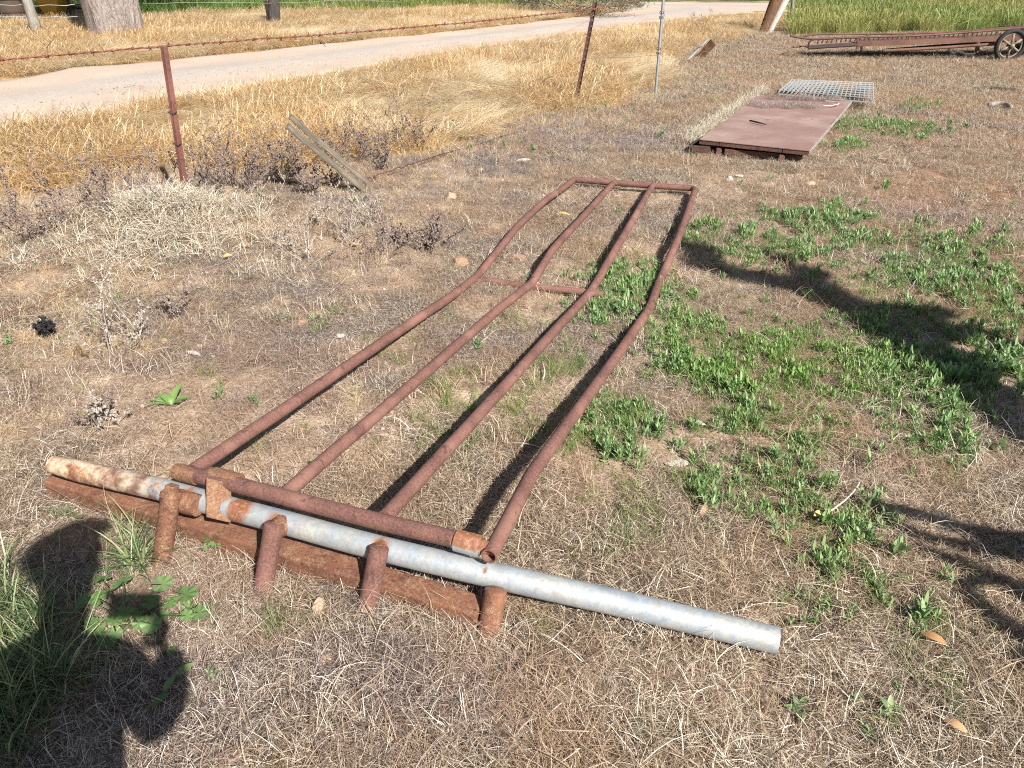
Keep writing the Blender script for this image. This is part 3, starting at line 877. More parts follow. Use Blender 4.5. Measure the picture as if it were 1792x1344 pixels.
# green grass beyond the track and behind the elevator
x = rng.uniform(-26, 24, 26000); y = rng.uniform(13, 44, 26000)
u, v, zz, gold, goldb, green, rd = zones(x, y)
keep = in_view(u, v, zz, 200) & green & ~rd
x, y, u, v = [a[keep] for a in (x, y, u, v)]
scatter('green_grass', tall_green_k, np.c_[x, y, ground_z(x, y)], rng.uniform(0, 2 * PI, len(x)), rng.uniform(0.6, 1.1, len(x)),
        np.clip(0.15 + (fbm(x, y, 0.35, 33) - 0.4) * 3 + 0.35 * (u > 1400), 0, 1), 'tall green seeding grass beyond the track and behind the old elevator', 'green grass')

# leafy green weeds and green tufts
x, y = pts_grid(-3.0, 6.5, 0.6, 10.5, 1000)
u, v, zz, gold, goldb, green, rd = zones(x, y)
f0 = green_field(u, v, 0); f1 = green_field(u, v, 1)
hole = np.clip(0.45 + (fbm(x, y, 5, 12) - 0.40) * 3.6, 0.02, 1.2)
r0 = rng.random(len(x))
ok = in_view(u, v, zz) & ~rd & ~in_poly(x, y, PLATE)
k0 = ok & (r0 < np.where((v < 560) & (u > 1200), 0.62, 1.0) * np.clip(f0 ** 0.8 * hole * 0.95 + 0.45 * np.clip(f0 - 0.95, 0, 1) / 0.2, 0, 1) + 0.002)
sel = lambda m: (x[m], y[m], u[m], v[m])
a, b, uu, vv = sel(k0)
bright = np.exp(-(((uu - 1380) / 190) ** 2 + ((vv - 645) / 70) ** 2)) * 0.95 + 0.2 * (fbm(a, b, 2, 3) > 0.55)
bigm = rng.random(len(a)) < np.clip((uu - 1500) / 200, 0.1, 0.6)
scatter('leafy_weeds', weed_k + weed_big_k, np.c_[a, b, ground_z(a, b)], rng.uniform(0, 2 * PI, len(a)), (0.42 + 0.62 * rng.random(len(a)) ** 1.3) * np.where(b > 4.5, 1.15, 1) * (0.7 + 0.5 * fbm(a, b, 3, 8)), np.clip(bright + 0.35 * (rng.random(len(a)) < .25), 0, 1),
        'low leafy green weeds growing in patches on the right side', 'weeds', idx=np.where(bigm, len(weed_k) + rng.integers(0, len(weed_big_k), len(a)), rng.integers(0, len(weed_k), len(a))))
core = np.clip(np.maximum(np.exp(-(((u - 1400) / 240) ** 2 + ((v - 640 - (u - 1400) * .12) / 62) ** 2) ** 1.5), np.where(v < 560, 0.28, 0.5) * f0), 0, 1)
kc = ok & (rng.random(len(x)) < core * 0.55 * np.clip((fbm(x, y, 7, 91) - 0.36) * 5, 0, 1))
a, b, uu, vv = sel(kc)
scatter('small_weeds', weed_k, np.c_[a, b, ground_z(a, b)], rng.uniform(0, 2 * PI, len(a)), rng.uniform(0.35, 0.75, len(a)), np.clip(rng.random(len(a)) * 0.8 * np.exp(-(((uu - 1380) / 220) ** 2 + ((vv - 645) / 90) ** 2)), 0, 1),
        'carpet of young green weeds filling the patches right of the gate', 'weeds')
k1 = ok & (rng.random(len(x)) < f1 * hole * 0.5 + f0 * 0.30 + 0.006 * (v > 500))
a, b, uu, vv = sel(k1)
scatter('green_tufts', gtuft_k, np.c_[a, b, ground_z(a, b)], rng.uniform(0, 2 * PI, len(a)), rng.uniform(0.5, 1.1, len(a)), rng.uniform(0, 0.5, len(a)),
        'fine green grass shoots coming up through the litter', 'green grass')

# lush grass in the photographer's shadow
LU = [(30, 1170, 70, 80, 34), (0, 1070, 30, 50, 12), (80, 1090, 40, 40, 6), (110, 1190, 50, 40, 8), (232, 965, 30, 40, 8), (120, 905, 22, 14, 4), (10, 1290, 60, 50, 12), (190, 1240, 70, 30, 2), (480, 1100, 14, 8, 2), (525, 1108, 10, 6, 2), (340, 985, 8, 6, 1)]
Q = []
for lu, lv, a1, b1, n in LU:
    for _ in range(n):
        p = atg(rng.normal(lu, a1 * 0.5), rng.normal(lv, b1 * 0.5)); s = 1.0 if n > 5 else 0.45
        Q.append((p.x, p.y, p.z, s))
Q = np.array(Q)
scatter('lush_grass', lush_k, Q[:, :3], rng.uniform(0, 2 * PI, len(Q)), Q[:, 3] * rng.uniform(0.45, 0.85, len(Q)), np.zeros(len(Q)),
        'lush long green grass in the shaded lower left corner', 'green grass')

# small stones and crumbs of soil
def lump_mesh(name, mat, seed, sub=2, rough=0.3, sq=0.6):
    bm = bmesh.new(); bmesh.ops.create_icosphere(bm, subdivisions=sub, radius=1)
    r_ = np.random.default_rng(seed); ph = r_.uniform(0, 6, 9); fr = r_.uniform(1, 3.2, (3, 3))
    ax = r_.uniform(0.7, 1.2, 3)
    for vt in bm.verts:
        c = vt.co.copy()
        d = 1 + rough * (math.sin(fr[0, 0] * c.x * 2 + ph[0]) * 0.4 + math.sin(fr[0, 1] * c.y * 2 + ph[1]) * 0.4 + math.sin(fr[0, 2] * c.z * 2 + c.x * 2 + ph[2]) * 0.4) + r_.uniform(-0.05, 0.05) * (rough / 0.3)
        vt.co = Vector((c.x * d * ax[0], c.y * d * ax[1], max(c.z * d * sq, -0.3)))
    me = bpy.data.meshes.new(name); bm.to_mesh(me); bm.free()
    if mat: me.materials.append(mat)
    return me
M_grav = simple('grey_gravel', (0.22, 0.205, 0.19), (0.50, 0.46, 0.41), 60, 0.95)
M_crumb = simple('soil_crumb', (0.30, 0.19, 0.12), (0.52, 0.37, 0.25), 40, 0.95)
crumb_k = [lump_mesh('crumb', M_crumb if i % 4 else M_stone_pale, 40 + i, 1) for i in range(8)]
x, y = pts_grid(-3.4, 4.4, 0.7, 7.5, 260)
u, v, zz, gold, goldb, green, rd = zones(x, y)
keep = in_view(u, v, zz) & ~gold & ~rd & (soil_field(x, y, u, v) + 0.6 * rng.random(len(x)) > 0.62)
x, y = x[keep], y[keep]
scatter('soil_crumbs', crumb_k, np.c_[x, y, ground_z(x, y) + 0.003], rng.uniform(0, 6.3, len(x)), 0.003 + 0.013 * rng.random(len(x)) ** 5, np.zeros(len(x)),
        'small stones and crumbs of tan soil lying in the litter', 'small stones')
x = rng.uniform(-8, 6, 60000); y = rng.uniform(6, 26, 60000)
keep = in_poly(x, y, ROAD); x, y = x[keep], y[keep]
u, v, zz = project(x, y, 0 * x)
tt = (v - np.interp(u, near_u, near_v)) / (np.interp(u, far_u, far_v) - np.interp(u, near_u, near_v))
keep = rng.random(len(x)) < 0.05 + 0.9 * np.exp(-((tt - 0.5) / 0.12) ** 2)
x, y = x[keep], y[keep]
grav_k = [lump_mesh('gravel', M_grav, 140 + i, 1) for i in range(6)]
scatter('track_gravel', grav_k, np.c_[x, y, np.full(len(x), 0.02)], rng.uniform(0, 6.3, len(x)), 0.004 + 0.012 * rng.random(len(x)) ** 2, np.zeros(len(x)),
        'loose gravel along the middle of the dirt track', 'gravel')
#OBJECTS
def bends(pts, r_=0.12, n=5):                # straight runs with short bends at the corners
    P = [Vector(p) for p in pts]; out = [P[0]]
    for i in range(1, len(P) - 1):
        a = P[i - 1] - P[i]; b = P[i + 1] - P[i]
        q = min(r_, a.length * .45, b.length * .45)
        A_, B_ = P[i] + a.normalized() * q, P[i] + b.normalized() * q
        for k in range(n + 1):
            t_ = k / n
            out.append(A_ * (1 - t_) ** 2 + P[i] * 2 * t_ * (1 - t_) + B_ * t_ * t_)
    out.append(P[-1]); return out

# ================================================================== THE GATE
gate = empty('farm_gate', (0.1, 3.6, 0), 'long rusty pipe gate with bent rails lying flat on the ground', 'gate')
rail_px = [
    [(338, 824, .19), (806, 507, .048), (838, 481, .048), (907, 394, .12), (955, 350, .085), (1001, 318, .05)],
    [(497, 866, .192), (880, 535, .062), (930, 497, .045), (968, 436, .12), (1010, 390, .085), (1074, 320, .055)],
    [(674, 906, .192), (985, 563, .06), (1033, 512, .040), (1082, 428, .11), (1143, 323, .055)],
    [(856, 974, .195), (930, 830, .17), (1050, 664, .105), (1110, 578, .058), (1137, 540, .04), (1152, 497, .045), (1184, 424, .10), (1200, 380, .075), (1216, 333, .05)],
]
RP = 0.0228
for i, rp in enumerate(rail_px):
    path = bends([at(*p) for p in rp], .055)
    fine = []
    for a_, b_ in zip(path[:-1], path[1:]):
        m_ = max(1, int((b_ - a_).length / .05)); fine += [a_.lerp(b_, k / m_) for k in range(m_)]
    fine.append(path[-1])
    fine = [p + Vector((float(vnoise(k * .23, i * 9.1)) - .5, 0, float(vnoise(k * .19, i * 5.3 + 40)) - .5)) * .003 for k, p in enumerate(fine)]
    tube('rail', fine, RP, M_rust, gate, 18, hollow=0.80 if i == 3 else 0.0)
# far end bar: one bent pipe joining the outer rails
tube('end_bar', spline([at(*p) for p in [(995, 321, .05), (1003, 315.5, .052), (1014, 315, .055), (1075, 320, .055), (1143, 325, .055), (1205, 329, .055)]], 5), RP, M_rust, gate, 16)
tube('end_bar', spline([at(1204, 329, .052), at(1212, 330, .052), at(1217, 334, .052)], 4), RP * 1.02, M_rust, gate, 14)
# near end bar
nb = [at(313, 825, .19), at(400, 845, .195), at(520, 876, .195), (at(660, 912, .195)), at(803, 945, .195), at(832, 952, .195)]
tube('end_bar', spline(nb, 4), RP * 1.1, M_rust, gate, 18, hollow=0.8)
# torn collar at the left end of the near bar
tube('end_collar', [at(305, 823, .195), at(318, 827, .192), at(345, 835, .192)], [RP * 1.18, RP * 1.25, RP * 1.1], M_rust_strap, gate, 16, hollow=0.8, squash=[0.7, 0.95, 1])
# brace across the middle, half sunk in the soil
tube('brace', spline([at(832, 489, .03), at(880, 495, .028), at(930, 502, .025), at(985, 507, .03), at(1035, 513, .028), at(1056, 516, .02)], 3), 0.019, M_rust, gate, 12, jitter=0.04)
tube('brace', spline([at(1092, 522, .0), at(1114, 527, .015), at(1138, 535, .03)], 3), 0.018, M_rust, gate, 12, jitter=0.05)
# weld beads where rails meet bars
for (u_, v_, h_) in [(1075, 321, .055), (1144, 325, .055), (1034, 514, .045), (928, 500, .045)]:
    c = at(u_, v_, h_)
    me_ = lump_mesh('weld_bead', M_rust, int(u_), 2, 0.12, 0.8)
    o_ = link('weld_bead', me_, None, gate, True, False); o_.location = c - gate.location; o_.scale = (0.0255, 0.0245, 0.0235)

# strap folded round the bar and down over the pipe
def strap(pts, wdir, w, th, mat, name, parent):
    bm = bmesh.new(); rows = []
    P = [Vector(p) for p in pts]; n = len(P)
    for i, p in enumerate(P):
        t = (P[min(i + 1, n - 1)] - P[max(i - 1, 0)]).normalized()
        nrm = wdir.cross(t).normalized()
        rows.append([bm.verts.new(p + wdir * s * w / 2 + nrm * q * th / 2) for s, q in ((-1, -1), (1, -1), (1, 1), (-1, 1))])
    for i in range(n - 1):
        for k in range(4):
            bm.faces.new((rows[i][k], rows[i][(k + 1) % 4], rows[i + 1][(k + 1) % 4], rows[i + 1][k]))
    bm.faces.new(rows[0][::-1]); bm.faces.new(rows[-1])
    bmesh.ops.recalc_face_normals(bm, faces=bm.faces)
    me = bpy.data.meshes.new(name); bm.to_mesh(me); bm.free()
    return link(name, me, mat, parent)
bar_dir = (nb[2] - nb[1]).normalized()
bc = at(391, 838, .195)
side = Vector((-bar_dir.y, bar_dir.x, 0)).normalized()       # away from the camera
if side.y < 0: side = -side
rr = RP * 1.22
pts = []
for a in np.linspace(-0.9, 3.6, 14):
    pts.append(bc + side * math.cos(a) * rr + Vector((0, 0, 1)) * math.sin(a) * rr)
pc0 = at(381, 884, .13)
cd_ = (Vector((0, 0, CAM_H)) - pc0).normalized()
vd_ = cd_.cross(bar_dir).normalized()
if vd_.z < 0: vd_ = -vd_
pts = [p for p in pts if p.z > 0.195 or (p - bc).dot(side) > 0]
strap(pts, bar_dir, 0.066, 0.006, M_rust_strap, 'hinge_strap', gate)
def on_plane(u_, v_, p0, n_):
    x_, d_, f_ = ray(u_, v_); dr = Vector((x_, f_, -d_)); o_ = Vector((0, 0, CAM_H))
    return o_ + dr * ((p0 - o_).dot(n_) / dr.dot(n_))
bm = bmesh.new()
cs = [on_plane(a_, b_, pc0 + cd_ * .050, cd_) for a_, b_ in ((361, 836), (405, 846), (404, 915), (361, 905))]
fr4 = [bm.verts.new(c) for c in cs]; bk4 = [bm.verts.new(c - cd_ * .006) for c in cs]
bm.faces.new(fr4); bm.faces.new(bk4[::-1])
for k in range(4): bm.faces.new((fr4[(k + 1) % 4], fr4[k], bk4[k], bk4[(k + 1) % 4]))
bmesh.ops.recalc_face_normals(bm, faces=bm.faces)
bmesh.ops.bevel(bm, geom=list(bm.edges), offset=.0012, segments=1, affect='EDGES')
me = bpy.data.meshes.new('strap_plate'); bm.to_mesh(me); bm.free(); link('strap_plate', me, M_rust_strap, gate)
tube('hinge_sleeve', [bc - bar_dir * 0.052, bc - bar_dir * 0.02, bc + bar_dir * 0.03, bc + bar_dir * 0.058], [rr * 0.98, rr * 1.05, rr * 1.03, rr * 1.12], M_rust_strap, gate, 18)
# collar at the right end of the near bar, half rusty half bare zinc
cc = at(820, 951, .195)
col_o = tube('collar', [cc - bar_dir * 0.038, cc - bar_dir * 0.036, cc + bar_dir * 0.030, cc + bar_dir * 0.036], [RP * 1.18, RP * 1.36, RP * 1.36, RP * 1.2], M_galv, gate, 20, hollow=0.86)
me_ = col_o.data
cz = np.array([v_.co.z for v_ in me_.vertices]); cyv = np.array([v_.co.y for v_ in me_.vertices])
put_attr(me_, 'rust', np.clip((cz - cz.mean()) / 0.03 + 0.35, 0, 1)); put_attr(me_, 'lime', cz * 0)
tube('bar_stub', [cc + bar_dir * 0.02, cc + bar_dir * 0.056], RP * 0.9, M_rust_o, gate, 16, hollow=0.78)

# ================================================================== THE POST (galvanised pipe with welded stubs)
post = empty('pipe_post', (0, 1.6, 0), 'galvanised pipe post with four rusty stubs, lying under the gate end', 'pipe')
pk = [(93, 812, .125), (130, 822, .125), (200, 838, .125), (283, 857, .128), (400, 889, .13), (500, 915, .132), (640, 953, .128), (779, 987, .118), (900, 1015, .10), (1050, 1048, .078), (1200, 1083, .056), (1360, 1121, .038)]
pp = spline([at(*p) for p in pk], 10)
rad_p = [0.036] * len(pp)
npp = len(pp)
sq = [1.0] * npp
for i in range(14):
    t_ = i / 13
    rad_p[i] = (0.030 if i == 0 else 0.0335) + 0.0025 * t_; sq[i] = 0.72 + 0.28 * t_
pipe_o = tube('pipe', pp, rad_p, M_galv, post, 28, hollow=0.93, squash=sq)
pm = pipe_o.data
VX = np.array([tuple(v_.co) for v_ in pm.vertices])
rust_a = np.zeros(len(VX)); lime_a = np.zeros(len(VX))
for (u_, v_, h_, r_) in [(480, 915, .14, .05), (668, 958, .14, .05), (868, 1020, .09, .036), (425, 893, .14, .075), (330, 872, .14, .06), (850, 1000, .13, .02)]:
    c = np.array(at(u_, v_, h_)); rust_a = np.maximum(rust_a, np.clip(1.15 - np.linalg.norm(VX - c, axis=1) / r_, 0, 1))
xl = at(95, 812, .12).x; xm = at(345, 872, .12).x
lime_a = np.clip((xm - VX[:, 0]) / (xm - xl) * 1.1 + 0.25, 0, 1) * (VX[:, 0] < xm + 0.12)
rust_a = np.maximum(rust_a, np.clip(1.25 - (VX[:, 0] - xl) / 0.42, 0, 1) * 0.66)
put_attr(pm, 'rust', rust_a); put_attr(pm, 'lime', lime_a)

stub_px = [((299, 868, .185), (284, 975, .0)), ((480, 915, .175), (461, 1024, .0)), ((664, 955, .165), (642, 1068, .0)), ((868, 1030, .115), (853, 1118, -.005))]
for i, (a_, b_) in enumerate(stub_px):
    A = at(*a_); B = at(*b_)
    d = (B - A).normalized()
    r_ = 0.0285 if i < 3 else 0.031
    path = [A, A + d * 0.004, A.lerp(B, .5), B, B + d * 0.02]
    st = tube('stub', path, [r_ * 0.82, r_, r_, r_ * 1.0, r_], M_rust if i in (1, 2) else M_rust_o, post, 18)
    if i < 3:
        q = min(pp, key=lambda s: (s - A).length)
        mid = A + d * 0.025
        tube('weld_collar', [mid, mid.lerp(q, 0.7)], [r_ * 1.0, r_ * 1.15], M_rust_o, post, 16, jitter=0.05)
    if i == 0:                                  # threaded cap with a square head
        up_ = -d
        tube('pipe_cap', [A - d * 0.000, A + up_ * 0.010, A + up_ * 0.014], [r_ * 1.12, r_ * 1.10, r_ * 0.95], M_rust_o, post, 18)
        beam('cap_head', A + up_ * 0.010, A + up_ * 0.036, 0.030, 0.030, M_rust_strap, post, up=(0.3, 1, 0), bev=0.003)
    if i == 3:
        ring = A.lerp(B, 0.72)
        tube('stub_ring', [ring - d * 0.003, ring + d * 0.003], r_ * 1.06, M_rust_strap, post, 18)
# tee fitting by the first stub
el = at(330, 880, .14)
tube('tee_fitting', [at(308, 876, .15), el, at(348, 885, .14)], [0.030, 0.036, 0.034], M_rust_o, post, 18, jitter=0.02)

# ================================================================== THE BEAM under the pipe
bL = at(97, 845, .035); bR = at(843, 1076, .032)
bmid = at(160, 868, .035)
beam_root = empty('steel_channel', tuple(bL.lerp(bR, .5)), 'heavy rusty square steel beam lying on the ground behind the stubs', 'steel beam')
beam('beam_body', bL, bR, 0.075, 0.068, M_rust_o, beam_root, bev=0.007, cuts=18, wob=0.0008)
beam('beam_lip', at(160, 880, .012), at(500, 985, .012), 0.02, 0.012, M_rust_strap, beam_root, bev=0.002)
beam_root.name = 'steel_beam'

Q = []
for rp in rail_px:
    for a_, b_ in zip(rp[1:-1], rp[2:]):
        for t_ in np.linspace(0, 1, 7):
            p = at(*a_).lerp(at(*b_), t_)
            if p.z > .075: continue
            Q.append((p.x + rng.normal(0, .04), p.y + rng.normal(0, .04), max(0, p.z - .05)))
for t_ in np.linspace(0, 1, 26):
    p = bL.lerp(bR, t_); Q.append((p.x + rng.normal(0, .03), p.y - .06 + rng.normal(0, .015), .004))
    p = at(640, 1070).lerp(at(870, 1120), t_); Q.append((p.x, p.y + rng.normal(0, .03), .0))
Q = np.array(Q)
scatter('straw_against_steel', coarse_k + pale_k[:1], Q, rng.uniform(0, 6.3, len(Q)), rng.uniform(.45, .8, len(Q)), np.full(len(Q), .4), 'dry stalks caught on and against the rusty steel', 'dry stalks')

# ================================================================== FENCE
def picket(u, v, top, mat, label, ang=0.0, tags_=True, w=0.034, hole_mat=None):
    b = atg(u, v)
    t_ = Vector(top)
    root = empty('star_picket', tuple(b), label, 'fence post', 'steel pickets of the near fence')
    ax = (t_ - b).normalized(); L_ = (t_ - b).length
    # Y section
    bm = bmesh.new()
    th = 0.0035
    for k in range(3):
        a = ang + k * 2 * PI / 3
        wlen = w if k else w * 0.75
        d = Vector((math.cos(a), math.sin(a), 0)); s = Vector((-d.y, d.x, 0))
        vs_ = []
        for z_ in (-0.05, L_):
            for x_, y_ in ((0.0, -th), (wlen, -th * .8), (wlen, th * .8), (0.0, th)):
                vs_.append(bm.verts.new(d * x_ + s * y_ + Vector((0, 0, z_ + (0.0006 * k if z_ > 0 else 0)))))
        for q in ((0, 1, 5, 4), (1, 2, 6, 5), (2, 3, 7, 6), (3, 0, 4, 7), (4, 5, 6, 7), (3, 2, 1, 0)):
            bm.faces.new([vs_[i] for i in q])
    bmesh.ops.recalc_face_normals(bm, faces=bm.faces)
    rot = Vector((0, 0, 1)).rotation_difference(ax)
    bmesh.ops.rotate(bm, verts=bm.verts, cent=(0, 0, 0), matrix=rot.to_matrix())
    me = bpy.data.meshes.new('shaft'); bm.to_mesh(me); bm.free()
    link('shaft', me, mat, root, world_pos=False)
    return root, b, ax, L_
t1 = atY(285, 82, at(325, 356).y + 0.02)
pk1, b1, ax1, L1 = picket(326, 357, t1, M_picket, 'reddish rusty star picket standing in the bleached straw at left', ang=R(-100), w=0.030)
t2 = atY(1043, 4, at(1010, 176).y)
pk2, b2, ax2, L2 = picket(1009, 178, t2, M_picket_dark, 'dark rusty star picket with a row of pale holes, middle of the fence', ang=R(-60), w=0.034)
t3 = atY(1162, -14, at(1147, 166).y + .15)
b3 = atg(1147, 168)
pk3 = empty('galvanised_picket', tuple(b3), 'thin grey galvanised post with wire loops beside the dark picket', 'fence post')
tube('shaft', [b3 - Vector((0, 0, .05)), b3.lerp(t3, .5), t3], 0.019, M_postgalv, pk3, 8)
for f in (0.40, 0.74):
    c = b3.lerp(t3, f)
    tube('wire_loop', [c + Vector((.032 * math.cos(a), .032 * math.sin(a), .012 * math.sin(a * 2) + 0.006 * k_)) for k_, a in enumerate(np.linspace(0, 4 * PI, 20))], 0.005, M_wire, pk3, 6)
# solid beads for the dark picket's holes, glint of light put into their colour
M_hole = simple('hole_glint', (0.55, 0.45, 0.36), (0.7, 0.6, 0.5), 20, 0.8)
fcam = (Vector((0, 0, 1.6)) - b2); fcam.z = 0; fcam.normalize()
for k in range(16):
    c = b2.lerp(b2 + ax2 * L2, 0.12 + k * 0.054) + fcam * 0.030
    link('hole', lump_mesh('hole', M_hole, k, 1, 0.05, 1), None, pk2, True, False)
    o_ = COL.objects[-1]; o_.location = c - b2 + ax2 * 0; o_.scale = (0.0035, 0.0035, 0.006)
for f in (0.37, 0.57):                           # tie wires round the left picket
    c = b1 + ax1 * L1 * (1 - f - 0.03)
    tube('tie_wire', [c + Vector((.026 * math.cos(a), .026 * math.sin(a), .004 * math.sin(a))) for a in np.linspace(0, 2 * PI, 14)], 0.0035, M_dark, pk1, 6)

def wire_path(pts, sag=0.0, n=14, wob=0.0):
    out = []
    for i in range(len(pts) - 1):
        a, b = Vector(pts[i]), Vector(pts[i + 1])
        for k in range(n):
            t_ = k / n
            p = a.lerp(b, t_); p.z -= sag * 4 * t_ * (1 - t_) * (b - a).length
            if wob: p += Vector((random.gauss(0, wob), random.gauss(0, wob), random.gauss(0, wob)))
            out.append(p)
    out.append(Vector(pts[-1])); return out

# barbed top wire: two strands and a barb every 12 cm
top1 = b1 + ax1 * L1; top2 = b2 + ax2 * (L2 * 0.94)
wl = atY(-60, 108, 4.6)
e3 = b3.lerp(t3, 0.97); e4 = atY(1330, -12, 13.5)
bp = wire_path([wl, top1 + Vector((0, 0, .004)), top2 + fcam * 0.03, e3 + Vector((0, -.03, 0)), e4], 0.004, 40, 0.0015)
bw = empty('barbed_wire', tuple(top1), 'rusty twisted barbed wire strung along the tops of the pickets', 'barbed wire')
L = np.r_[0, np.cumsum([(bp[i + 1] - bp[i]).length for i in range(len(bp) - 1)])]
def along(s):
    i = int(np.clip(np.searchsorted(L, s) - 1, 0, len(bp) - 2)); t_ = (s - L[i]) / max(L[i + 1] - L[i], 1e-6)
    return bp[i].lerp(bp[i + 1], t_), (bp[i + 1] - bp[i]).normalized()
strandV = [[], []]
ns = int(L[-1] / 0.02)
for k in range(ns):
    p, t_ = along(L[-1] * k / ns)
    s_ = t_.cross(Vector((0, 0, 1))).normalized(); u_ = s_.cross(t_)
    for j in (0, 1):
        a = k * 0.9 + j * PI
        strandV[j].append(p + s_ * math.cos(a) * .0035 + u_ * math.sin(a) * .0035)
for j in (0, 1):
    tube('strand', strandV[j], 0.0035, M_barb, bw, 5)
bV = []; bF = []
s0 = 0.05; nb_ = 0
while s0 < L[-1] and nb_ < 150:
    p, t_ = along(s0)
    s_ = t_.cross(Vector((0, 0, 1))).normalized(); u_ = s_.cross(t_)
    segs = []
    for j in range(4):
        a = random.uniform(0, PI) + j * PI / 2
        segs.append((p + t_ * (j % 2) * .008, p + (s_ * math.cos(a) + u_ * math.sin(a)) * 0.024 + t_ * random.uniform(-.008, .012)))
    V_, F_ = [], []
    for a_, b_ in segs + [(p - t_ * .008, p + t_ * .012)]:
        rr_ = 0.0105 if (b_ - a_).length > 0.019 and abs((b_ - a_).normalized().dot(t_)) > .9 else 0.0028
        vv, ff = tube_vf([a_, b_], [rr_, rr_ * .7], 5, off=len(V_)); V_ += vv; F_ += ff
    me_ = mesh_from(V_, F_, 'barb')
    link('barb', me_, M_barb, bw)
    s0 += random.uniform(0.115, 0.15); nb_ += 1
for (u_, v_, Y_, pts_) in [(86, 95, 4.9, [(84, 95), (82, 84), (88, 75), (91, 72)]), (180, 88, 5.1, [(182, 90), (178, 84), (173, 78)]), (555, 62, 6.8, [(553, 60), (560, 66), (564, 74), (570, 82)]), (545, 62, 6.8, [(545, 62), (547, 70), (546, 77)]), (795, 42, 8.2, [(798, 40), (797, 48), (792, 56)])]:
    tube('loose_end', spline([atY(a_, b_, Y_) for a_, b_ in pts_], 3), 0.003, M_barb, bw, 5)

def fence_wire(pts, label, r_=0.0022, mat=None, n=14, wob=0.004):
    P_ = wire_path(pts, 0.0, n, wob)
    V_, F_ = tube_vf(spline(P_[::3] + [P_[-1]], 3), r_, 6)
    o = link('fence_wire', mesh_from(V_, F_, 'fence_wire'), mat or M_wire, None, True)
    center_mesh(o); tag(o, label, 'wire'); return o
h1 = lambda v_: b1 + ax1 * L1 * ((357 - v_) / 275)
fence_wire([atY(-60, 300, 4.3), atY(120, 290, 4.8), h1(257), atY(370, 238, 5.8), atY(485, 221, 6.3), atY(540, 214, 6.7), atY(701, 174, 7.6), atY(755, 152, 8.1), atY(949, 72, 9.5), atY(1037, 34, 9.9)],
           'thin wire halfway up the left picket, rising to the top of the dark picket')
fence_wire([atY(-60, 405, 4.2), atY(160, 350, 4.8), h1(306), atY(470, 268, 6.2), atY(620, 245, 7.0), atY(900, 170, 9.0), b2 + ax2 * L2 * .45 + fcam * .03, b3.lerp(t3, .40)],
           'second thin wire below, tied low on the left picket', mat=M_barb)
fence_wire([at(-60, 490, .06), at(100, 440, .08), at(240, 389, .1), at(322, 358, .06), at(460, 318, .04), at(620, 300, .03)],
           'rusty wire slack across the bleached straw, nearest the left picket base', r_=0.0025, mat=M_barb)
fence_wire([at(-60, 575, .04), at(60, 530, .05), at(160, 487, .07), at(270, 431, .08), at(350, 405, .07), at(450, 380, .04)],
           'loose rusty wire drooping in front of the straw heap', r_=0.0022, mat=M_barb)
fence_wire([at(20, 556, .05), at(110, 545, .04), at(200, 530, .03), at(300, 490, .03), at(400, 455, .03), at(520, 420, .02)],
           'thin grey wire lying lowest across the dry grass at left', r_=0.002)
fence_wire([at(640, 315, .03), at(668, 304, .05), at(700, 294, .06), at(725, 285, .05), at(800, 262, .04), at(900, 232, .05)],
           'dark bent wire lying just beyond the leaning timber', r_=0.005, mat=M_picket_dark)
fence_wire([b2 + ax2 * L2 * .78 + fcam * .03, atY(1100, 55, 10.6), atY(1200, 84, 11.3), atY(1260, 96, 11.6)],
           'slack wire drooping right from the dark picket over the golden grass')

# leaning timber: two weathered slats side by side
def wood_bar(name, a, b, w, h, mat, parent=None, up=(0, 0, 1), bev=0.004, cuts=6, wob=0.003):
    """beam built along its own z axis so that the grain runs along it"""
    a = Vector(a); b = Vector(b); L_ = (b - a).length
    o = beam(name, (0, 0, 0), (0, 0, L_), w, h, mat, None, up=(0, 1, 0), bev=bev, cuts=cuts, wob=wob)
    t_ = (b - a).normalized(); s = t_.cross(Vector(up)).normalized(); u = s.cross(t_).normalized()
    # local axes of beam(): t=z, s = z x y = -x , u = s x t
    ls = Vector((0, 0, 1)).cross(Vector((0, 1, 0))).normalized(); lu = ls.cross(Vector((0, 0, 1))).normalized()
    A_ = Matrix((s, u, t_)).transposed(); B_ = Matrix((ls, lu, Vector((0, 0, 1)))).transposed()
    o.matrix_world = Matrix.Translation(a) @ (A_ @ B_.inverted()).to_4x4()
    if parent:
        o.parent = parent; o.location = a - parent.location
    return o
lb = at(648, 332, -.02); lt = atY(503, 210, 5.5)
ld = (lt - lb).normalized()
lw = Vector((0.75, 0.5, 0.42)); lw = (lw - ld * lw.dot(ld)).normalized()
timber = empty('leaning_timber', tuple(lb), 'grey weathered timber of two slats leaning up out of the dead weeds', 'timber post')
view = (Vector((0, 0, 1.6)) - lb).normalized(); view = (view - ld * view.dot(ld)).normalized(); acr = ld.cross(view).normalized()
wood_bar('slat', lb - acr * 0.031 + view * .012, lt - acr * 0.031 + view * .012 - ld * .02, 0.046, 0.045, M_sleeper, timber, up=tuple(view))
wood_bar('slat', lb + acr * 0.030, lt + acr * 0.030, 0.038, 0.035, M_sleeper, timber, up=tuple(view))
# short fallen stake
sb = atg(1197, 110); stp = at(1239, 67, .34)
sb2 = atg(1212, 106, -.01)
stake = empty('broken_stake', tuple(sb), 'short broken timber stake slanting in the grass behind the galvanised post', 'stake')
wood_bar('stake_face', sb, stp, .035, .05, M_post_grey, stake, up=(1, -1, .3), cuts=4, wob=.004)
wood_bar('stake_back', sb2 + Vector((.07, .03, -.02)), at(1248, 73, .30), .05, .13, M_post_brown, stake, up=(1, -1, .3), cuts=4, wob=.006)
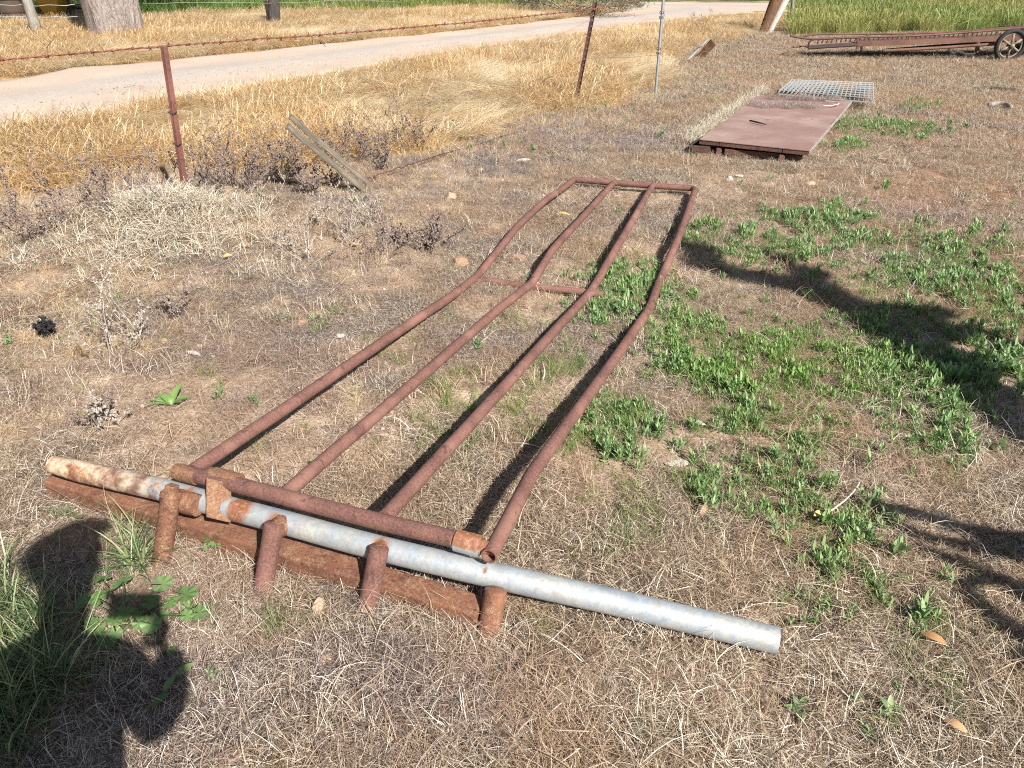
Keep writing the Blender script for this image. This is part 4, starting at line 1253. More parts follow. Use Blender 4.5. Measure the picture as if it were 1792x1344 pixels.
# big leaning split post
lp_b = at(1338, 58, 0); lp_t = atY(1395, -60, lp_b.y)
lp = empty('leaning_strainer_post', tuple(lp_b), 'thick split log post leaning right at the track edge, brown and white', 'fence post')
acp = Vector((0.93, 0, -0.45))
def tapered(name, a, b, r0, r1, mat, parent, seg=14, jit=.05, n=7, squash=1.0):
    P_ = [Vector(a).lerp(Vector(b), i / n) for i in range(n + 1)]
    return tube(name, P_, [r0 + (r1 - r0) * i / n for i in range(n + 1)], mat, parent, seg, jitter=jit, squash=[squash] * (n + 1))
tapered('log', lp_b - Vector((0.06, 0, .05)), lp_t - Vector((.16, 0, 0)), .10, .17, M_post_brown, lp)
tapered('pale_side', lp_b + Vector((.08, -.03, -.05)), lp_t + Vector((.10, -.05, 0)), .06, .11, M_post_pale, lp)

def far_post(name, u0, v0, u1, v1, r_, mat, label, cat='fence post', grp=None):
    b = at(u0, v0); t_ = atY(u1, v1, b.y)
    t_ = b + (t_ - b) * 1.0
    V_, F_ = tube_vf([b + (t_ - b) * k / 5 - Vector((0, 0, .1 if k == 0 else 0)) for k in range(6)], [r_ * (1 - .03 * k) for k in range(6)], 10, jitter=.06)
    o = link(name, mesh_from(V_, F_, name), mat, None, True); center_mesh(o); tag(o, label, cat, grp); return o
far_post('grey_stake', 1383, 46, 1391, -30, .045, M_post_grey, 'thin grey stake just right of the leaning split log')
far_post('fence_post', 68, 66, 28, -60, .115, M_post_grey, 'grey wooden post leaning left of the big gum trunk')
far_post('fence_post', 480, 45, 479, -60, .16, M_post_dark, 'blackened thick post across the track with a thin branch against it')
far_post('thin_branch', 471, 40, 458, -50, .05, M_post_grey, 'thin grey branch leaning against the blackened post', 'branch')
far_post('fence_post', 564, 13, 562, -60, .10, M_post_grey, 'pale grey post in the green grass right of the blackened post')
far_post('fence_post', 701, 20, 702, -60, .12, M_post_brown, 'brown post across the track near the middle of the green strip')
far_post('fence_post', 1072, 12, 1073, -50, .09, M_post_dark, 'small dark post beside the grey bush, behind the dark picket')
far_post('rusty_stake', 262, 27, 257, -50, .045, M_picket, 'thin rusty stake in the green behind the gum trunk')
far_post('fence_post', 1401, 9, 1400, -40, .09, M_post_grey, 'small grey post at the far road, just right of the leaning log')
far_post('fence_post', 1462, 11, 1464, -40, .13, M_post_brown, 'brown post at the far road above the elevator tip')
far_post('fallen_pole', 1518, 10, 1498, -35, .07, M_post_grey, 'left one of two slanting grey poles at the far road', 'pole')
far_post('fallen_pole', 1548, 11, 1510, -30, .09, M_post_grey, 'right one of two slanting grey poles at the far road', 'pole')
# wires of the far fence
for k, (v0, v1, lab) in enumerate([(10, -8, 'upper wire of the far fence from the left edge to the gum trunk'), (31, 22, 'lower wire of the far fence from the left edge to the gum trunk')]):
    fence_wire([atY(-80, v0, 18.3), atY(40, v0 - 1, 18.4), atY(120, v0, 18.6), atY(190, v1 + 2, 19.2)], lab, r_=.006, mat=M_lightgalv, wob=.01)
fence_wire([atY(250, 6, 20.0), atY(400, 4, 21.0), atY(480, 6, 21.4), atY(640, 0, 23), atY(700, 4, 23.8)], 'thin wire of the far fence right of the gum trunk', r_=.006, wob=.01)

# ================================================================== STEEL COVER PLATES
def m_plate():
    t = NT('plate_red_brown'); co = t.coord('World')
    a = t.noise(co, 1.8, 5, 0.6); b = t.noise(co, 30, 5, 0.7)
    col = t.ramp(a, [(0.3, (0.235, 0.14, 0.118)), (0.52, (0.285, 0.178, 0.148)), (0.7, (0.37, 0.26, 0.21))])
    col = t.mix(t.ramp(b, [(0.52, 0.0), (0.66, 0.45)]), col, (0.18, 0.095, 0.075))
    sp = t.noise(co, 6, 3, 0.5)
    col = t.mix(t.ramp(sp, [(0.70, 0.0), (0.72, 0.9)]), col, (0.09, 0.05, 0.04))
    return t.principled(col, 0.75, 0.0, t.bump(b, 0.25, 0.003), 0.35)
M_plate = m_plate()
def slab(name, c4, th, mat, parent, bev=0.003):
    bm = bmesh.new()
    top = [bm.verts.new(Vector(c)) for c in c4]; bot = [bm.verts.new(Vector(c) - Vector((0, 0, th))) for c in c4]
    bm.faces.new(top); bm.faces.new(bot[::-1])
    for i in range(4):
        j = (i + 1) % 4; bm.faces.new((top[j], top[i], bot[i], bot[j]))
    bmesh.ops.recalc_face_normals(bm, faces=bm.faces)
    if bev: bmesh.ops.bevel(bm, geom=list(bm.edges), offset=bev, segments=1, affect='EDGES')
    me = bpy.data.meshes.new(name); bm.to_mesh(me); bm.free()
    return link(name, me, mat, parent)
PH = 0.135
A0 = at(1224, 243, PH); A1 = at(1416, 263, PH); A2 = at(1489, 177, PH - .02); A3 = at(1326, 168, PH - .02)
plates = empty('cover_plate', tuple((A0 + A1) / 2 - Vector((0, 0, PH))), 'red brown painted steel cover plate raised on a frame', 'steel plate')
mixp = lambda a, b, t_: a.lerp(b, t_)
sL = .33; sR = .50                              # seam between the first and second sheet
S0 = mixp(A0, A3, sL); S1 = mixp(A1, A2, sR * 0.9)
slab('sheet', [A0, A1, S1, S0], .012, M_plate, plates)
dz = Vector((0, 0, .006))
e = (A3 - A0).normalized() * .03 - Vector((0, 0, .010))
slab('sheet', [S0 + e, S1 + e, mixp(A1, A2, .999), mixp(A0, A3, .999)], .012, M_plate, plates)
# lip along the right edge, pale
slab('edge_strip', [A1 + Vector((.004, 0, .002)), A1 + Vector((.018, 0, -.004)), A2 + Vector((.018, 0, -.004)), A2 + Vector((.004, 0, .002))], .02, M_post_grey, plates, 0)
# frame under the near edge: channel pieces with dark gaps between
nd = (A1 - A0).normalized(); back = (A3 - A0).normalized()
for f0, f1 in ((0.0, .19), (.195, .765), (.775, 1.0)):
    a_ = A0 + nd * (A1 - A0).length * f0; b_ = A0 + nd * (A1 - A0).length * f1
    off_ = Vector((0, 0, -.030)) + back * .02
    beam('frame_channel', a_ + off_, b_ + off_, .03, .034, M_rust_far, plates, bev=.002)
for f in (.10, .45, .80):
    a_ = A0.lerp(A1, f); b_ = A3.lerp(A2, f)
    beam('frame_runner', a_ + Vector((0, 0, -.04)) + back * .05, b_ + Vector((0, 0, -.04)), .04, .05, M_dark, plates, bev=0)
for f in (.19, .77):
    a_ = A0.lerp(A1, f) + back * .03
    beam('frame_leg', a_ + Vector((0, 0, -.065)), a_ + Vector((0, 0, -.15)), .05, .04, M_rust_far, plates, up=(0, 1, 0), bev=.002)
# the lower frame it sits on, sticking out at the front left
B0 = at(1206, 259, .05); B1 = at(1400, 275, .045)
low_fr = empty('base_frame', tuple(B0.lerp(B1, .5) - Vector((0, 0, .04))), 'rusty steel base frame poking out under the cover plate near edge', 'steel frame')
for f0, f1, dzv in ((0, .19, .0), (.33, .82, -.005), (.84, 1.02, -.012)):
    beam('frame_channel', B0.lerp(B1, f0) + Vector((0, 0, dzv)), B0.lerp(B1, f1) + Vector((0, 0, dzv)), .03, .05, M_rust_far, low_fr, bev=.003)
beam('frame_side', B0 + Vector((.01, .02, .0)), at(1232, 243, .045), .025, .06, M_dark, low_fr, bev=.002)
beam('frame_side', B0.lerp(B1, .84) + Vector((0, .02, 0)), B0.lerp(B1, .84) + Vector((.25, 1.0, 0)), .03, .06, M_dark, low_fr, bev=.002)
beam('frame_side', B0.lerp(B1, .19) + Vector((0, .02, 0)), B0.lerp(B1, .19) + Vector((.25, .8, 0)), .03, .06, M_dark, low_fr, bev=.002)
# thin stick and wire on the plate
tube_o = link('stick', mesh_from(*tube_vf([at(1312, 211, PH + .012), at(1326, 214, PH + .014), at(1341, 218, PH + .012)], [.008, .009, .005], 7), 'stick'), M_dark, None, True)
center_mesh(tube_o); tag(tube_o, 'short dark stick lying on the front sheet of the cover plate', 'stick')
# litter swept onto the plate
n_ = 520
uu = rng.uniform(1290, 1470, n_); vv = rng.uniform(163, 198, n_)
Q = []
for a_, b_ in zip(uu, vv):
    lim_t = 163 + (a_ - 1320) * .04; 
    band1 = abs(b_ - (184 + (a_ - 1350) * .035)) < 3.5 and 1308 < a_ < 1430 and random.random() < .8
    band2 = b_ < 172 + (a_ - 1350) * .05 and a_ > 1340 and a_ < 1482 and random.random() < .9
    if (band1 or band2) and in_poly([at(a_, b_, PH).x], [at(a_, b_, PH).y], [A0, A1, A2, A3])[0]:
        p = at(a_, b_, PH - .005); Q.append((p.x, p.y, p.z))
Q = np.array(Q)
scatter('plate_litter', litter_k, Q, rng.uniform(0, 6.3, len(Q)), rng.uniform(.5, 1.0, len(Q)), np.ones(len(Q)) * .6, 'dry leaf and grass litter drifted over the back of the cover plate', 'dry litter')
Q = []
for t_ in np.linspace(0, 1, 60):
    for q in range(3):
        p = at(*(np.array([1216, 248]) * (1 - t_) + np.array([1345, 158]) * t_ + rng.normal(0, 3, 2))); Q.append((p.x - .05, p.y, .01))
Q = np.array(Q)
scatter('edge_straw', pale_k, Q, rng.uniform(0, 6.3, len(Q)), rng.uniform(.6, 1.0, len(Q)), np.zeros(len(Q)), 'pale straw caught along the left side of the cover plate', 'straw')
# hoop of wire on the litter
hoop = link('wire_hoop', mesh_from(*tube_vf([at(1440 + 28 * math.cos(a), 181 + 4.2 * math.sin(a), PH + .01) for a in np.linspace(-1.5, 1.6, 14)], .006, 6), 'wire_hoop'), M_post_pale, None, True)
center_mesh(hoop); tag(hoop, 'pale curved wire lying on the back sheet of the cover plate', 'wire')

# ================================================================== WELDED MESH GRATING
g0 = at(1363, 160, .13); g1 = at(1528, 175, .13); g2 = at(1528, 147.5, .12); g3 = at(1384, 142, .12)
grate = empty('steel_grating', tuple((g0 + g1) / 2 - Vector((0, 0, .12))), 'galvanised open bar grating lying behind the cover plate', 'grating')
for k in range(22):
    f = k / 21
    beam('bar', g0.lerp(g1, f), g3.lerp(g2, f), .008, .030, M_mesh, grate, bev=0)
for k in range(8):
    f = k / 7
    beam('cross_bar', g0.lerp(g3, f) + Vector((0, 0, .018)), g1.lerp(g2, f) + Vector((0, 0, .018)), .009, .010, M_mesh, grate, bev=0)
for f0 in (0, 1):
    a_ = (g0.lerp(g3, f0)); b_ = g1.lerp(g2, f0)
    beam('edge_bar', a_ + Vector((0, 0, -.03)), b_ + Vector((0, 0, -.03)), .012, .014, M_mesh, grate, bev=0)

# ================================================================== OLD ELEVATOR ON WHEELS
elv = empty('bale_elevator', tuple(at(1600, 95)), 'long low rusty bale elevator on spoked wheels at the right edge', 'farm machine')
YN, YF = 14.1, 14.85
nr = [atY(1383, 63, YN), atY(1425, 68.5, YN), atY(1480, 66, YN), atY(1600, 62.5, YN), atY(1690, 57, YN), atY(1792, 48.5, YN), atY(1900, 40, YN)]
fr_ = [atY(1400, 64.5, YN + .1), atY(1432, 60, YF - .1), atY(1480, 60, YF), atY(1620, 58, YF), atY(1700, 53.5, YF), atY(1792, 45.5, YF), atY(1900, 37, YF)]
tube('side_rail', spline(nr, 4), .018, M_rust_far, elv, 8)
tube('side_rail', spline(fr_, 4), .016, M_rust_far, elv, 8)
beam('trough_side', atY(1500, 77.5, YN), atY(1860, 64, YN), .03, .075, M_rust_far, elv, bev=.003)
beam('trough_side', atY(1500, 72, YF), atY(1860, 58, YF), .03, .06, M_rust_far, elv, bev=.003)
beam('trough_floor', atY(1500, 76, (YN + YF) / 2), atY(1860, 62, (YN + YF) / 2), .68, .012, M_rust_far, elv, bev=0)
beam('trough_floor', atY(1412, 83, (YN + YF) / 2), atY(1500, 77, (YN + YF) / 2), .5, .012, M_rust_far, elv, bev=0)
tube('nose_tube', [atY(1414, 84.5, YN), atY(1440, 82.5, YN), atY(1500, 79, YN)], .022, M_dark, elv, 8)
tube('nose_hook', spline([atY(1423, 69, YN), atY(1418, 72, YN), atY(1415, 78, YN), atY(1416, 85, YN)], 4), .016, M_dark, elv, 8)
tube('nose_tip', [atY(1388, 82.5, YN), atY(1405, 81, YN + .2), atY(1416, 79, YN + .3)], .014, M_rust_far, elv, 8)
tube('draw_bar', [atY(1545, 89, YN - .1), atY(1640, 84, YN - .1), atY(1750, 76.5, YN - .1)], .025, M_rust_far, elv, 8)
tube('draw_bar', [atY(1550, 87, YN + .5), atY(1640, 80, YN + .5), atY(1760, 72, YN + .5)], .02, M_dark, elv, 8)
for u_, v0, v1, Y_ in ((1501, 66, 86, YN), (1592, 63, 75, YN), (1690, 57, 70, YN), (1519, 60, 72, YF), (1607, 58, 69, YF), (1703, 54, 65, YF), (1600, 75, 60, YF), (1745, 66, 52, YF)):
    beam('upright', atY(u_, v0, Y_), atY(u_, v1, Y_), .045, .02, M_rust_far, elv, up=(0, 1, 0), bev=.002)
tube('stand', [atY(1711, 73, YN), atY(1710, 92, YN)], .035, M_rust_far, elv, 8)
tube('stand', [atY(1508, 80, YN), atY(1508, 90, YN)], .025, M_dark, elv, 8)
for k in range(44):                              # teeth of the lifting chain
    u_ = 1430 + k * 8.2
    p = atY(u_, np.interp(u_, [1430, 1520, 1790], [76.5, 70.5, 60]), (YN + YF) / 2)
    link('chain_tooth', mesh_from(*tube_vf([p, p + Vector((0.01, 0, .055))], [.014, .008], 5), 'chain_tooth'), M_dark, elv)
def wheel(u_, v_, Y_, rad_):
    c = atY(u_, v_, Y_); c.z = rad_
    w = link('wheel', mesh_from(*tube_vf([c + Vector((0, -.04, 0)), c + Vector((0, .04, 0))], rad_ * .16, 14), 'wheel'), M_dark, elv, True)
    V_, F_ = [], []; n = 36; m = 10
    for i in range(n):
        a = 2 * PI * i / n
        for k in range(m):
            b = 2 * PI * k / m
            r_ = rad_ - .035 + .035 * math.cos(b)
            V_.append(c + Vector((math.cos(a) * r_, .045 * math.sin(b), math.sin(a) * r_)))
    for i in range(n):
        for k in range(m):
            F_.append((i * m + k, ((i + 1) % n) * m + k, ((i + 1) % n) * m + (k + 1) % m, i * m + (k + 1) % m))
    def sub(name, V__, F__, mat):
        o = link(name, mesh_from(V__, F__, name), mat, None, True); o.parent = w; o.location = (0, 0, 0)
        return o
    sub('tyre', V_, F_, M_rubber)
    rim = []
    V2, F2 = tube_vf([c + Vector((math.cos(a) * (rad_ - .078), 0, math.sin(a) * (rad_ - .078))) for a in np.linspace(0, 2 * PI, 33)], .014, 6, caps=False)
    sub('rim', V2, F2, M_spoke)
    for k in range(6):
        a = 2 * PI * k / 6 + .52
        d = Vector((math.cos(a), 0, math.sin(a)))
        V3, F3 = tube_vf([c + d * .03 + Vector((0, -.03, 0)), c + d * (rad_ - .08)], [.017, .022], 6)
        sub('spoke', V3, F3, M_spoke)
    V4, F4 = tube_vf([c + Vector((0, -.075, 0)), c + Vector((0, -.03, 0))], .035, 10)
    sub('hub_cap', V4, F4, M_spoke)
wheel(1767, 83, YN - .25, .265)
wheel(1800, 76, YF + .25, .265)
tube('axle', [atY(1767, 83, YN - .25) + Vector((0, 0, 0)), atY(1790, 77, YF + .2)], .022, M_dark, elv, 8)
chain_p = spline([atY(u_, v_, YN - .1) for u_, v_ in [(1660, 86), (1668, 93), (1676, 90), (1684, 93), (1695, 95), (1706, 94)]], 3)
tube('hanging_chain', chain_p, .02, M_dark, elv, 6, jitter=.3)
# branch lying on the ground right of the grating
br = link('fallen_branch', mesh_from(*tube_vf(spline([at(u_, v_, .03) for u_, v_ in [(1705, 155), (1730, 153.5), (1755, 156), (1784, 158)]], 4), [.02] * 12 + [.01], 7), 'fallen_branch'), M_post_dark, None, True)
center_mesh(br); tag(br, 'thin dark fallen branch on the bare ground at the right edge', 'branch')
br = link('fallen_branch', mesh_from(*tube_vf(spline([at(u_, v_, .04) for u_, v_ in [(1732, 184), (1745, 181), (1762, 183), (1770, 188)]], 4), [.03] * 12 + [.015], 7), 'fallen_branch'), M_post_grey, None, True)
center_mesh(br); tag(br, 'stubby grey piece of branch lying nearer than the thin dark one', 'branch')

# ================================================================== STONES
stones = [
    (561, 1071, .034, M_stone_tan, 'egg shaped tan stone standing below the middle of the rusty beam', (0.8, 1, 1.25)),
    (570, 1162, .030, M_stone_tan, 'rough round tan stone half buried near the bottom edge', (1.1, 1, .6)),
    (789, 347, .042, M_stone_tan, 'tan stone in the open beyond the gate, right of the leaning timber', (1, .9, 1)),
    (641, 352, .035, M_post_dark, 'dark clod by the foot of the leaning timber', (1, 1, .8)),
    (806, 465, .055, M_stone_or, 'orange brown clod just left of the gate brace', (1.3, .8, .7)),
    (905, 455, .045, M_stone_or, 'orange clod lying between the first two rails at the kink', (1.3, .8, .6)),
    (430, 433, .030, M_stone_or, 'small orange stone at the right side of the straw heap', (.9, 1, .8)),
    (289, 601, .020, M_stone_tan, 'small tan stone alone on the left ground', (1, 1, .8)),
    (530, 568, .022, M_stone_or, 'small orange stone by a green sprig left of the gate', (1, 1, .8)),
    (595, 592, .022, M_stone_pale, 'white pebble just left of the first rail', (1.3, .7, .7)),
    (1228, 899, .026, M_stone_or, 'orange brown stone right of the open rail end', (1, .9, 1)),
    (1178, 925, .012, M_stone_tan, 'tiny tan pebble left of the orange brown stone', (1, 1, .7)),
    (1350, 935, .016, M_stone_pale, 'little white stone between green weed patches at lower right', (1, .8, 1)),
    (1277, 317, .030, M_stone_pale, 'whitish stone in front of the cover plate, left of a pair', (1, 1, 1)),
    (1293, 310, .025, M_stone_pale, 'flat whitish stone in front of the cover plate, right of a pair', (1.4, .8, .5)),
    (1418, 325, .035, M_stone_tan, 'tan stone in the open ground in front of the plate right corner', (1.2, .8, .8)),
    (1188, 815, .030, M_stone_pale, 'pale flat piece of stone among the weeds right of the gate', (1.5, .8, .3)),
    (1221, 744, .024, M_stone_pale, 'thin white chip lying in the weeds right of the last rail', (1.6, .6, .3)),
    (1508, 461, .022, M_stone_pale, 'white chip beyond the long shadow', (.7, 1.4, .5)),
    (620, 430, .035, M_stone_or, 'orange clod in the pale soil below the leaning timber', (1.2, .8, .6)),
    (1250, 402, .020, M_stone_pale, 'white pebble right of the far kink of the last rail', (1, .8, .8)),
    (700, 228, .040, M_stone_pale, 'small pale stone near the golden grass edge', (1.3, .8, .6)),
    (915, 283, .035, M_stone_pale, 'pale flat stone beyond the gate far end', (1.5, .7, .5)),
    (840, 300, .03, M_stone_or, 'orange stone beyond the gate, right of the leaning timber wire', (1.2, .8, .6)),
    (465, 460, .03, M_stone_pale, 'pale curled piece of bark or stone by the straw heap', (1.6, .5, .5)),
    (340, 622, .022, M_stone_pale, 'bone white sliver on the grey litter at left', (1.8, .5, .4)),
    (200, 570, .02, M_stone_tan, 'small tan stone left of the bone white sliver', (1.1, .9, .7)),
]
for i, (u_, v_, s_, mt, lab, q) in enumerate(stones):
    sm_ = lump_mesh('stone', mt, 300 + i, 2, .30, .8)
    for vt in sm_.vertices: vt.co *= 1 + random.uniform(-.13, .13)
    for k_ in range(3):                          # a few broken faces
        n_ = Vector((random.gauss(0, 1), random.gauss(0, 1), random.uniform(.1, 1))).normalized()
        for vt in sm_.vertices:
            ex = vt.co.dot(n_) - .62
            if ex > 0: vt.co -= n_ * ex
    o = link('stone', sm_, None, None, False)
    p = atg(u_, v_); s_ *= 1.12; o.location = p + Vector((0, 0, .008 + s_ * (.4 if i == 0 else .18))); o.scale = (s_ * q[0], s_ * q[1], s_ * q[2])
    o.rotation_euler = (0, 0, random.uniform(-.6, .6)); tag(o, lab, 'stone')

# fallen leaves and sticks
def leaf_mesh(name, L_, W_, mat, curl=.3, n=6, cup=.15):
    V_ = []; F_ = []
    for i in range(n + 1):
        t_ = i / n; w = W_ * max(0.04, math.sin(PI * (0.06 + .88 * t_)) ** .8) / 2
        z_ = curl * L_ * math.sin(t_ * PI) * .5
        for s_, zz_ in ((-1, cup), (0, 0), (1, cup)):
            V_.append((t_ * L_ - L_ / 2, s_ * w, z_ + zz_ * w))
    for i in range(n):
        for k in range(2):
            a = i * 3 + k; F_.append((a, a + 1, a + 4, a + 3))
    me = mesh_from(V_, F_, name); me.materials.append(mat); put_attr(me, 'rnd', [random.random()] * len(V_)); put_attr(me, 'along', [0.5] * len(V_))
    return me
M_leaf_or = m_blade('orange_dead_leaf', [(0, (.5, .27, .11)), (1, (.62, .38, .19))], transl=.2)
M_leaf_yel = m_blade('yellow_dead_leaf', [(0, (.66, .47, .14)), (1, (.75, .58, .22))], transl=.2)
for (u_, v_, L_, W_, rz, mt, lab) in [(1626, 1136, .058, .022, -.75, M_leaf_or, 'orange dead leaf at the foot of the lower right weed patch'), (1664, 1290, .05, .02, -.9, M_leaf_or, 'orange dead leaf in straw near the bottom right corner'),
        (984, 386, .11, .02, -.4, M_leaf_yel, 'bright yellow dead leaf between the first two rails'), (1427, 917, .035, .02, .5, M_leaf_yel, 'pale yellow leaf by the branching shadow tip'), (400, 460, .05, .03, .3, M_leaf_yel, 'curled tan leaf at the foot of the straw heap')]:
    o = link('dead_leaf', leaf_mesh('dead_leaf', L_, W_, mt), None, None, True)
    o.location = atg(u_, v_) + Vector((0, 0, .042)); o.rotation_euler = (.3, -.1, rz); tag(o, lab, 'leaf')
def stick(pts, r_, mat, lab):
    P_ = spline([at(*p) for p in pts], 5)
    o = link('stick', mesh_from(*tube_vf(P_, [r_ * (1 - .5 * i / len(P_)) for i in range(len(P_))], 7, jitter=.12), 'stick'), mat, None, True)
    center_mesh(o); tag(o, lab, 'stick')
stick([(1428, 912, .02), (1455, 893, .03), (1480, 874, .04), (1497, 856, .05), (1505, 843, .06)], .004, M_post_pale, 'pale thin stick angled beside the branching shadow')
stick([(820, 612, .015), (840, 600, .02), (862, 582, .02)], .005, M_post_pale, 'short pale stick between the first and second rails')
stick([(950, 664, .02), (953, 650, .03), (949, 632, .03)], .005, M_post_pale, 'short bleached stick between second and third rails')
stick([(1380, 1008, .02), (1360, 965, .03), (1352, 945, .02)], .003, M_post_pale, 'thin pale twig by the little white stone')

# ================================================================== DEAD WEEDS ALONG THE FENCE
def dead_weed(u_, v_, h, mat, label, seed, nst=4, knob=1.0, cat='dead weed'):
    r_ = random.Random(seed)
    b = atg(u_, v_)
    root = empty('dead_weed', tuple(b), label, cat)
    V_, F_ = [], []; KV, KF = [], []
    def branch(p, d, L_, rad_, lev):
        n = 5; path = [p]
        for k in range(n):
            d = (d + Vector((r_.gauss(0, .16), r_.gauss(0, .16), r_.gauss(.03, .1)))).normalized()
            path.append(path[-1] + d * L_ / n)
        vv_, ff_ = tube_vf(path, [rad_ * (1 - .13 * i) for i in range(n + 1)], 4, caps=False, off=len(V_)); V_.extend(vv_); F_.extend(ff_)
        if lev < 2:
            for k in range(1, n + 1):
                for q in range(r_.choice((1, 1, 2)) if lev == 0 else r_.choice((0, 1, 1))):
                    a = r_.uniform(0, 2 * PI)
                    dd = (d * .6 + Vector((math.cos(a), math.sin(a), .35))).normalized()
                    branch(path[k], dd, L_ * r_.uniform(.15, .38), rad_ * .65, lev + 1)
        if lev >= 1:
            for k in range(2, n + 1):
                if r_.random() < .6 * knob:
                    s_ = r_.uniform(.003, .0075)
                    c = path[k] + Vector((r_.gauss(0, .003), r_.gauss(0, .003), r_.gauss(0, .003)))
                    o0 = len(KV)
                    for dx in (Vector((1, 0, 0)), Vector((-1, 0, 0)), Vector((0, 1, 0)), Vector((0, -1, 0)), Vector((0, 0, 1.5)), Vector((0, 0, -1))):
                        KV.append(c + dx * s_ * r_.uniform(.6, 1.3))
                    for f_ in ((0, 2, 4), (2, 1, 4), (1, 3, 4), (3, 0, 4), (2, 0, 5), (1, 2, 5), (3, 1, 5), (0, 3, 5)):
                        KF.append(tuple(o0 + i for i in f_))
    for s in range(nst):
        a = r_.uniform(0, 2 * PI); rr_ = r_.uniform(0, .05)
        branch(Vector((math.cos(a) * rr_, math.sin(a) * rr_, 0)), Vector((r_.gauss(0, .5), r_.gauss(0, .4), 1)).normalized(), h * r_.uniform(.6, 1.05), .0034, 0)
    for nm, v__, f__ in (('stem', V_, F_), ('seed_heads', KV, KF)):
        if not f__: continue
        me = mesh_from(v__, f__, nm); put_attr(me, 'rnd', np.repeat(np.random.default_rng(seed).random(len(v__) // 2 + 1), 2)[:len(v__)]); put_attr(me, 'along', [.5] * len(v__))
        po = link(nm, me, mat, root, world_pos=False)
        if nm == 'seed_heads': po['kind'] = 'stuff'
    return root
weeds = [
    (55, 425, .24, 0, 'grey dead weed nearest the left edge, below the golden grass', 4), (72, 422, .17, 0, 'small dark dead weed close against the one at the left edge', 3),
    (172, 375, .36, 0, 'tall grey dead weed left of the near picket, tallest there', 4), (205, 372, .22, 0, 'shorter dead weed with a pale stem right of the tallest left one', 3),
    (245, 340, .26, 0, 'sprawling dead weed just left of the near picket', 4), (283, 350, .2, 0, 'low dead weed touching the left side of the near picket', 4),
    (352, 345, .28, 0, 'bushy dead weed touching the right side of the near picket', 6), (385, 350, .30, 0, 'dense brown dead weed between the near picket and the leaning timber', 6),
    (415, 330, .32, 0, 'tall dead weed in the middle of the thicket by the picket', 5), (440, 345, .26, 0, 'low tangled dead weed at the front of the thicket', 6),
    (470, 320, .34, 0, 'pale topped dead weed left of the leaning timber', 5), (495, 325, .33, 0, 'dark dead weed partly behind the leaning timber top', 5),
    (520, 315, .26, 0, 'dead weed under the middle of the leaning timber', 5), (545, 340, .14, 0, 'flattened dead weed in front of the leaning timber', 5),
    (575, 290, .28, 0, 'dead weed just behind the middle of the leaning timber', 5), (600, 285, .25, 0, 'dead weed behind the lower leaning timber', 4), (632, 283, .26, 0, 'dead weed right of the leaning timber foot', 5),
    (655, 280, .18, 0, 'small dead weed in the gap right of the leaning timber', 3), (712, 262, .42, 0, 'tall thin dead weed standing alone in the golden grass', 3), (735, 258, .26, 0, 'darker dead weed beside the tall lone one', 4),
    (545, 458, .24, 1, 'pale bleached dead weed standing on the open soil, right of a pair', 3), (522, 450, .22, 1, 'pale bleached dead weed standing on the open soil, left of a pair', 3),
    (195, 628, .26, 1, 'pale spiky dead stalk on the left ground below the straw heap', 2), (245, 590, .20, 1, 'smaller pale dead stalk right of the spiky one', 2),
    (90, 590, .10, 2, 'black burnt looking clump on the left ground', 7), (160, 748, .09, 0, 'small grey dead sprig left of the leaning pale one near the gate', 4), (198, 745, .10, 1, 'small pale dead sprig left of the near end of the gate', 3),
    (745, 445, .12, 0, 'low grey dead weed left of the first rail, right one of two', 5), (700, 430, .12, 0, 'low grey dead weed left of the first rail, left one of two', 5),
    (325, 395, .2, 1, 'pale dead stalk rising from the top of the straw heap', 3), (1228, 62, .40, 0, 'tall brown dead weed in the grass right of the galvanised post', 2), (1495, 45, .3, 1, 'pale weed in the grass above the elevator tip', 2),
    (310, 560, .12, 0, 'tiny dead sprig on grey litter below the straw heap', 3), (1255, 75, .15, 1, 'low pale dead bush behind the broken stake', 6), (1310, 82, .2, 1, 'whitish dead bush left of the leaning split log', 7),
]
weeds += [
    (610, 430, .26, 1, 'pale wispy stalk standing between the straw heap and the gate kink', 3), (665, 455, .24, 0, 'thin grey stalk left of the orange clod by the brace', 3),
    (640, 400, .22, 1, 'pale broken stalk on the soil below the leaning timber', 3), (770, 430, .16, 0, 'dark low stalk closest to the first rail kink', 4),
    (115, 400, .32, 0, 'upright grey stalk between the two leftmost clumps of dead weeds', 3), (20, 400, .30, 0, 'grey stalk cut by the left edge above the wires', 3),
    (590, 330, .2, 0, 'grey twiggy weed below the leaning timber middle', 4), (675, 300, .2, 0, 'tangled weed beside the dark bent wire', 4), (455, 372, .22, 1, 'pale stalk in front of the thicket, right of the heap top', 3),
    (260, 395, .22, 1, 'pale stalk sticking up from the left side of the heap', 3), (560, 395, .2, 1, 'pale low stalk in front of the leaning timber', 3)]
M_black = simple('burnt_black', (.008, .007, .007), (.03, .026, .024), 20)
for i, (u_, v_, h_, k_, lab, ns_) in enumerate(weeds):
    w_ = dead_weed(u_, v_, h_ * (1.35 if k_ != 2 else 1), (M_weed, M_weed_pale, M_black)[k_], lab, 900 + i, ns_ + 2, knob=(1, .4, 1)[k_])

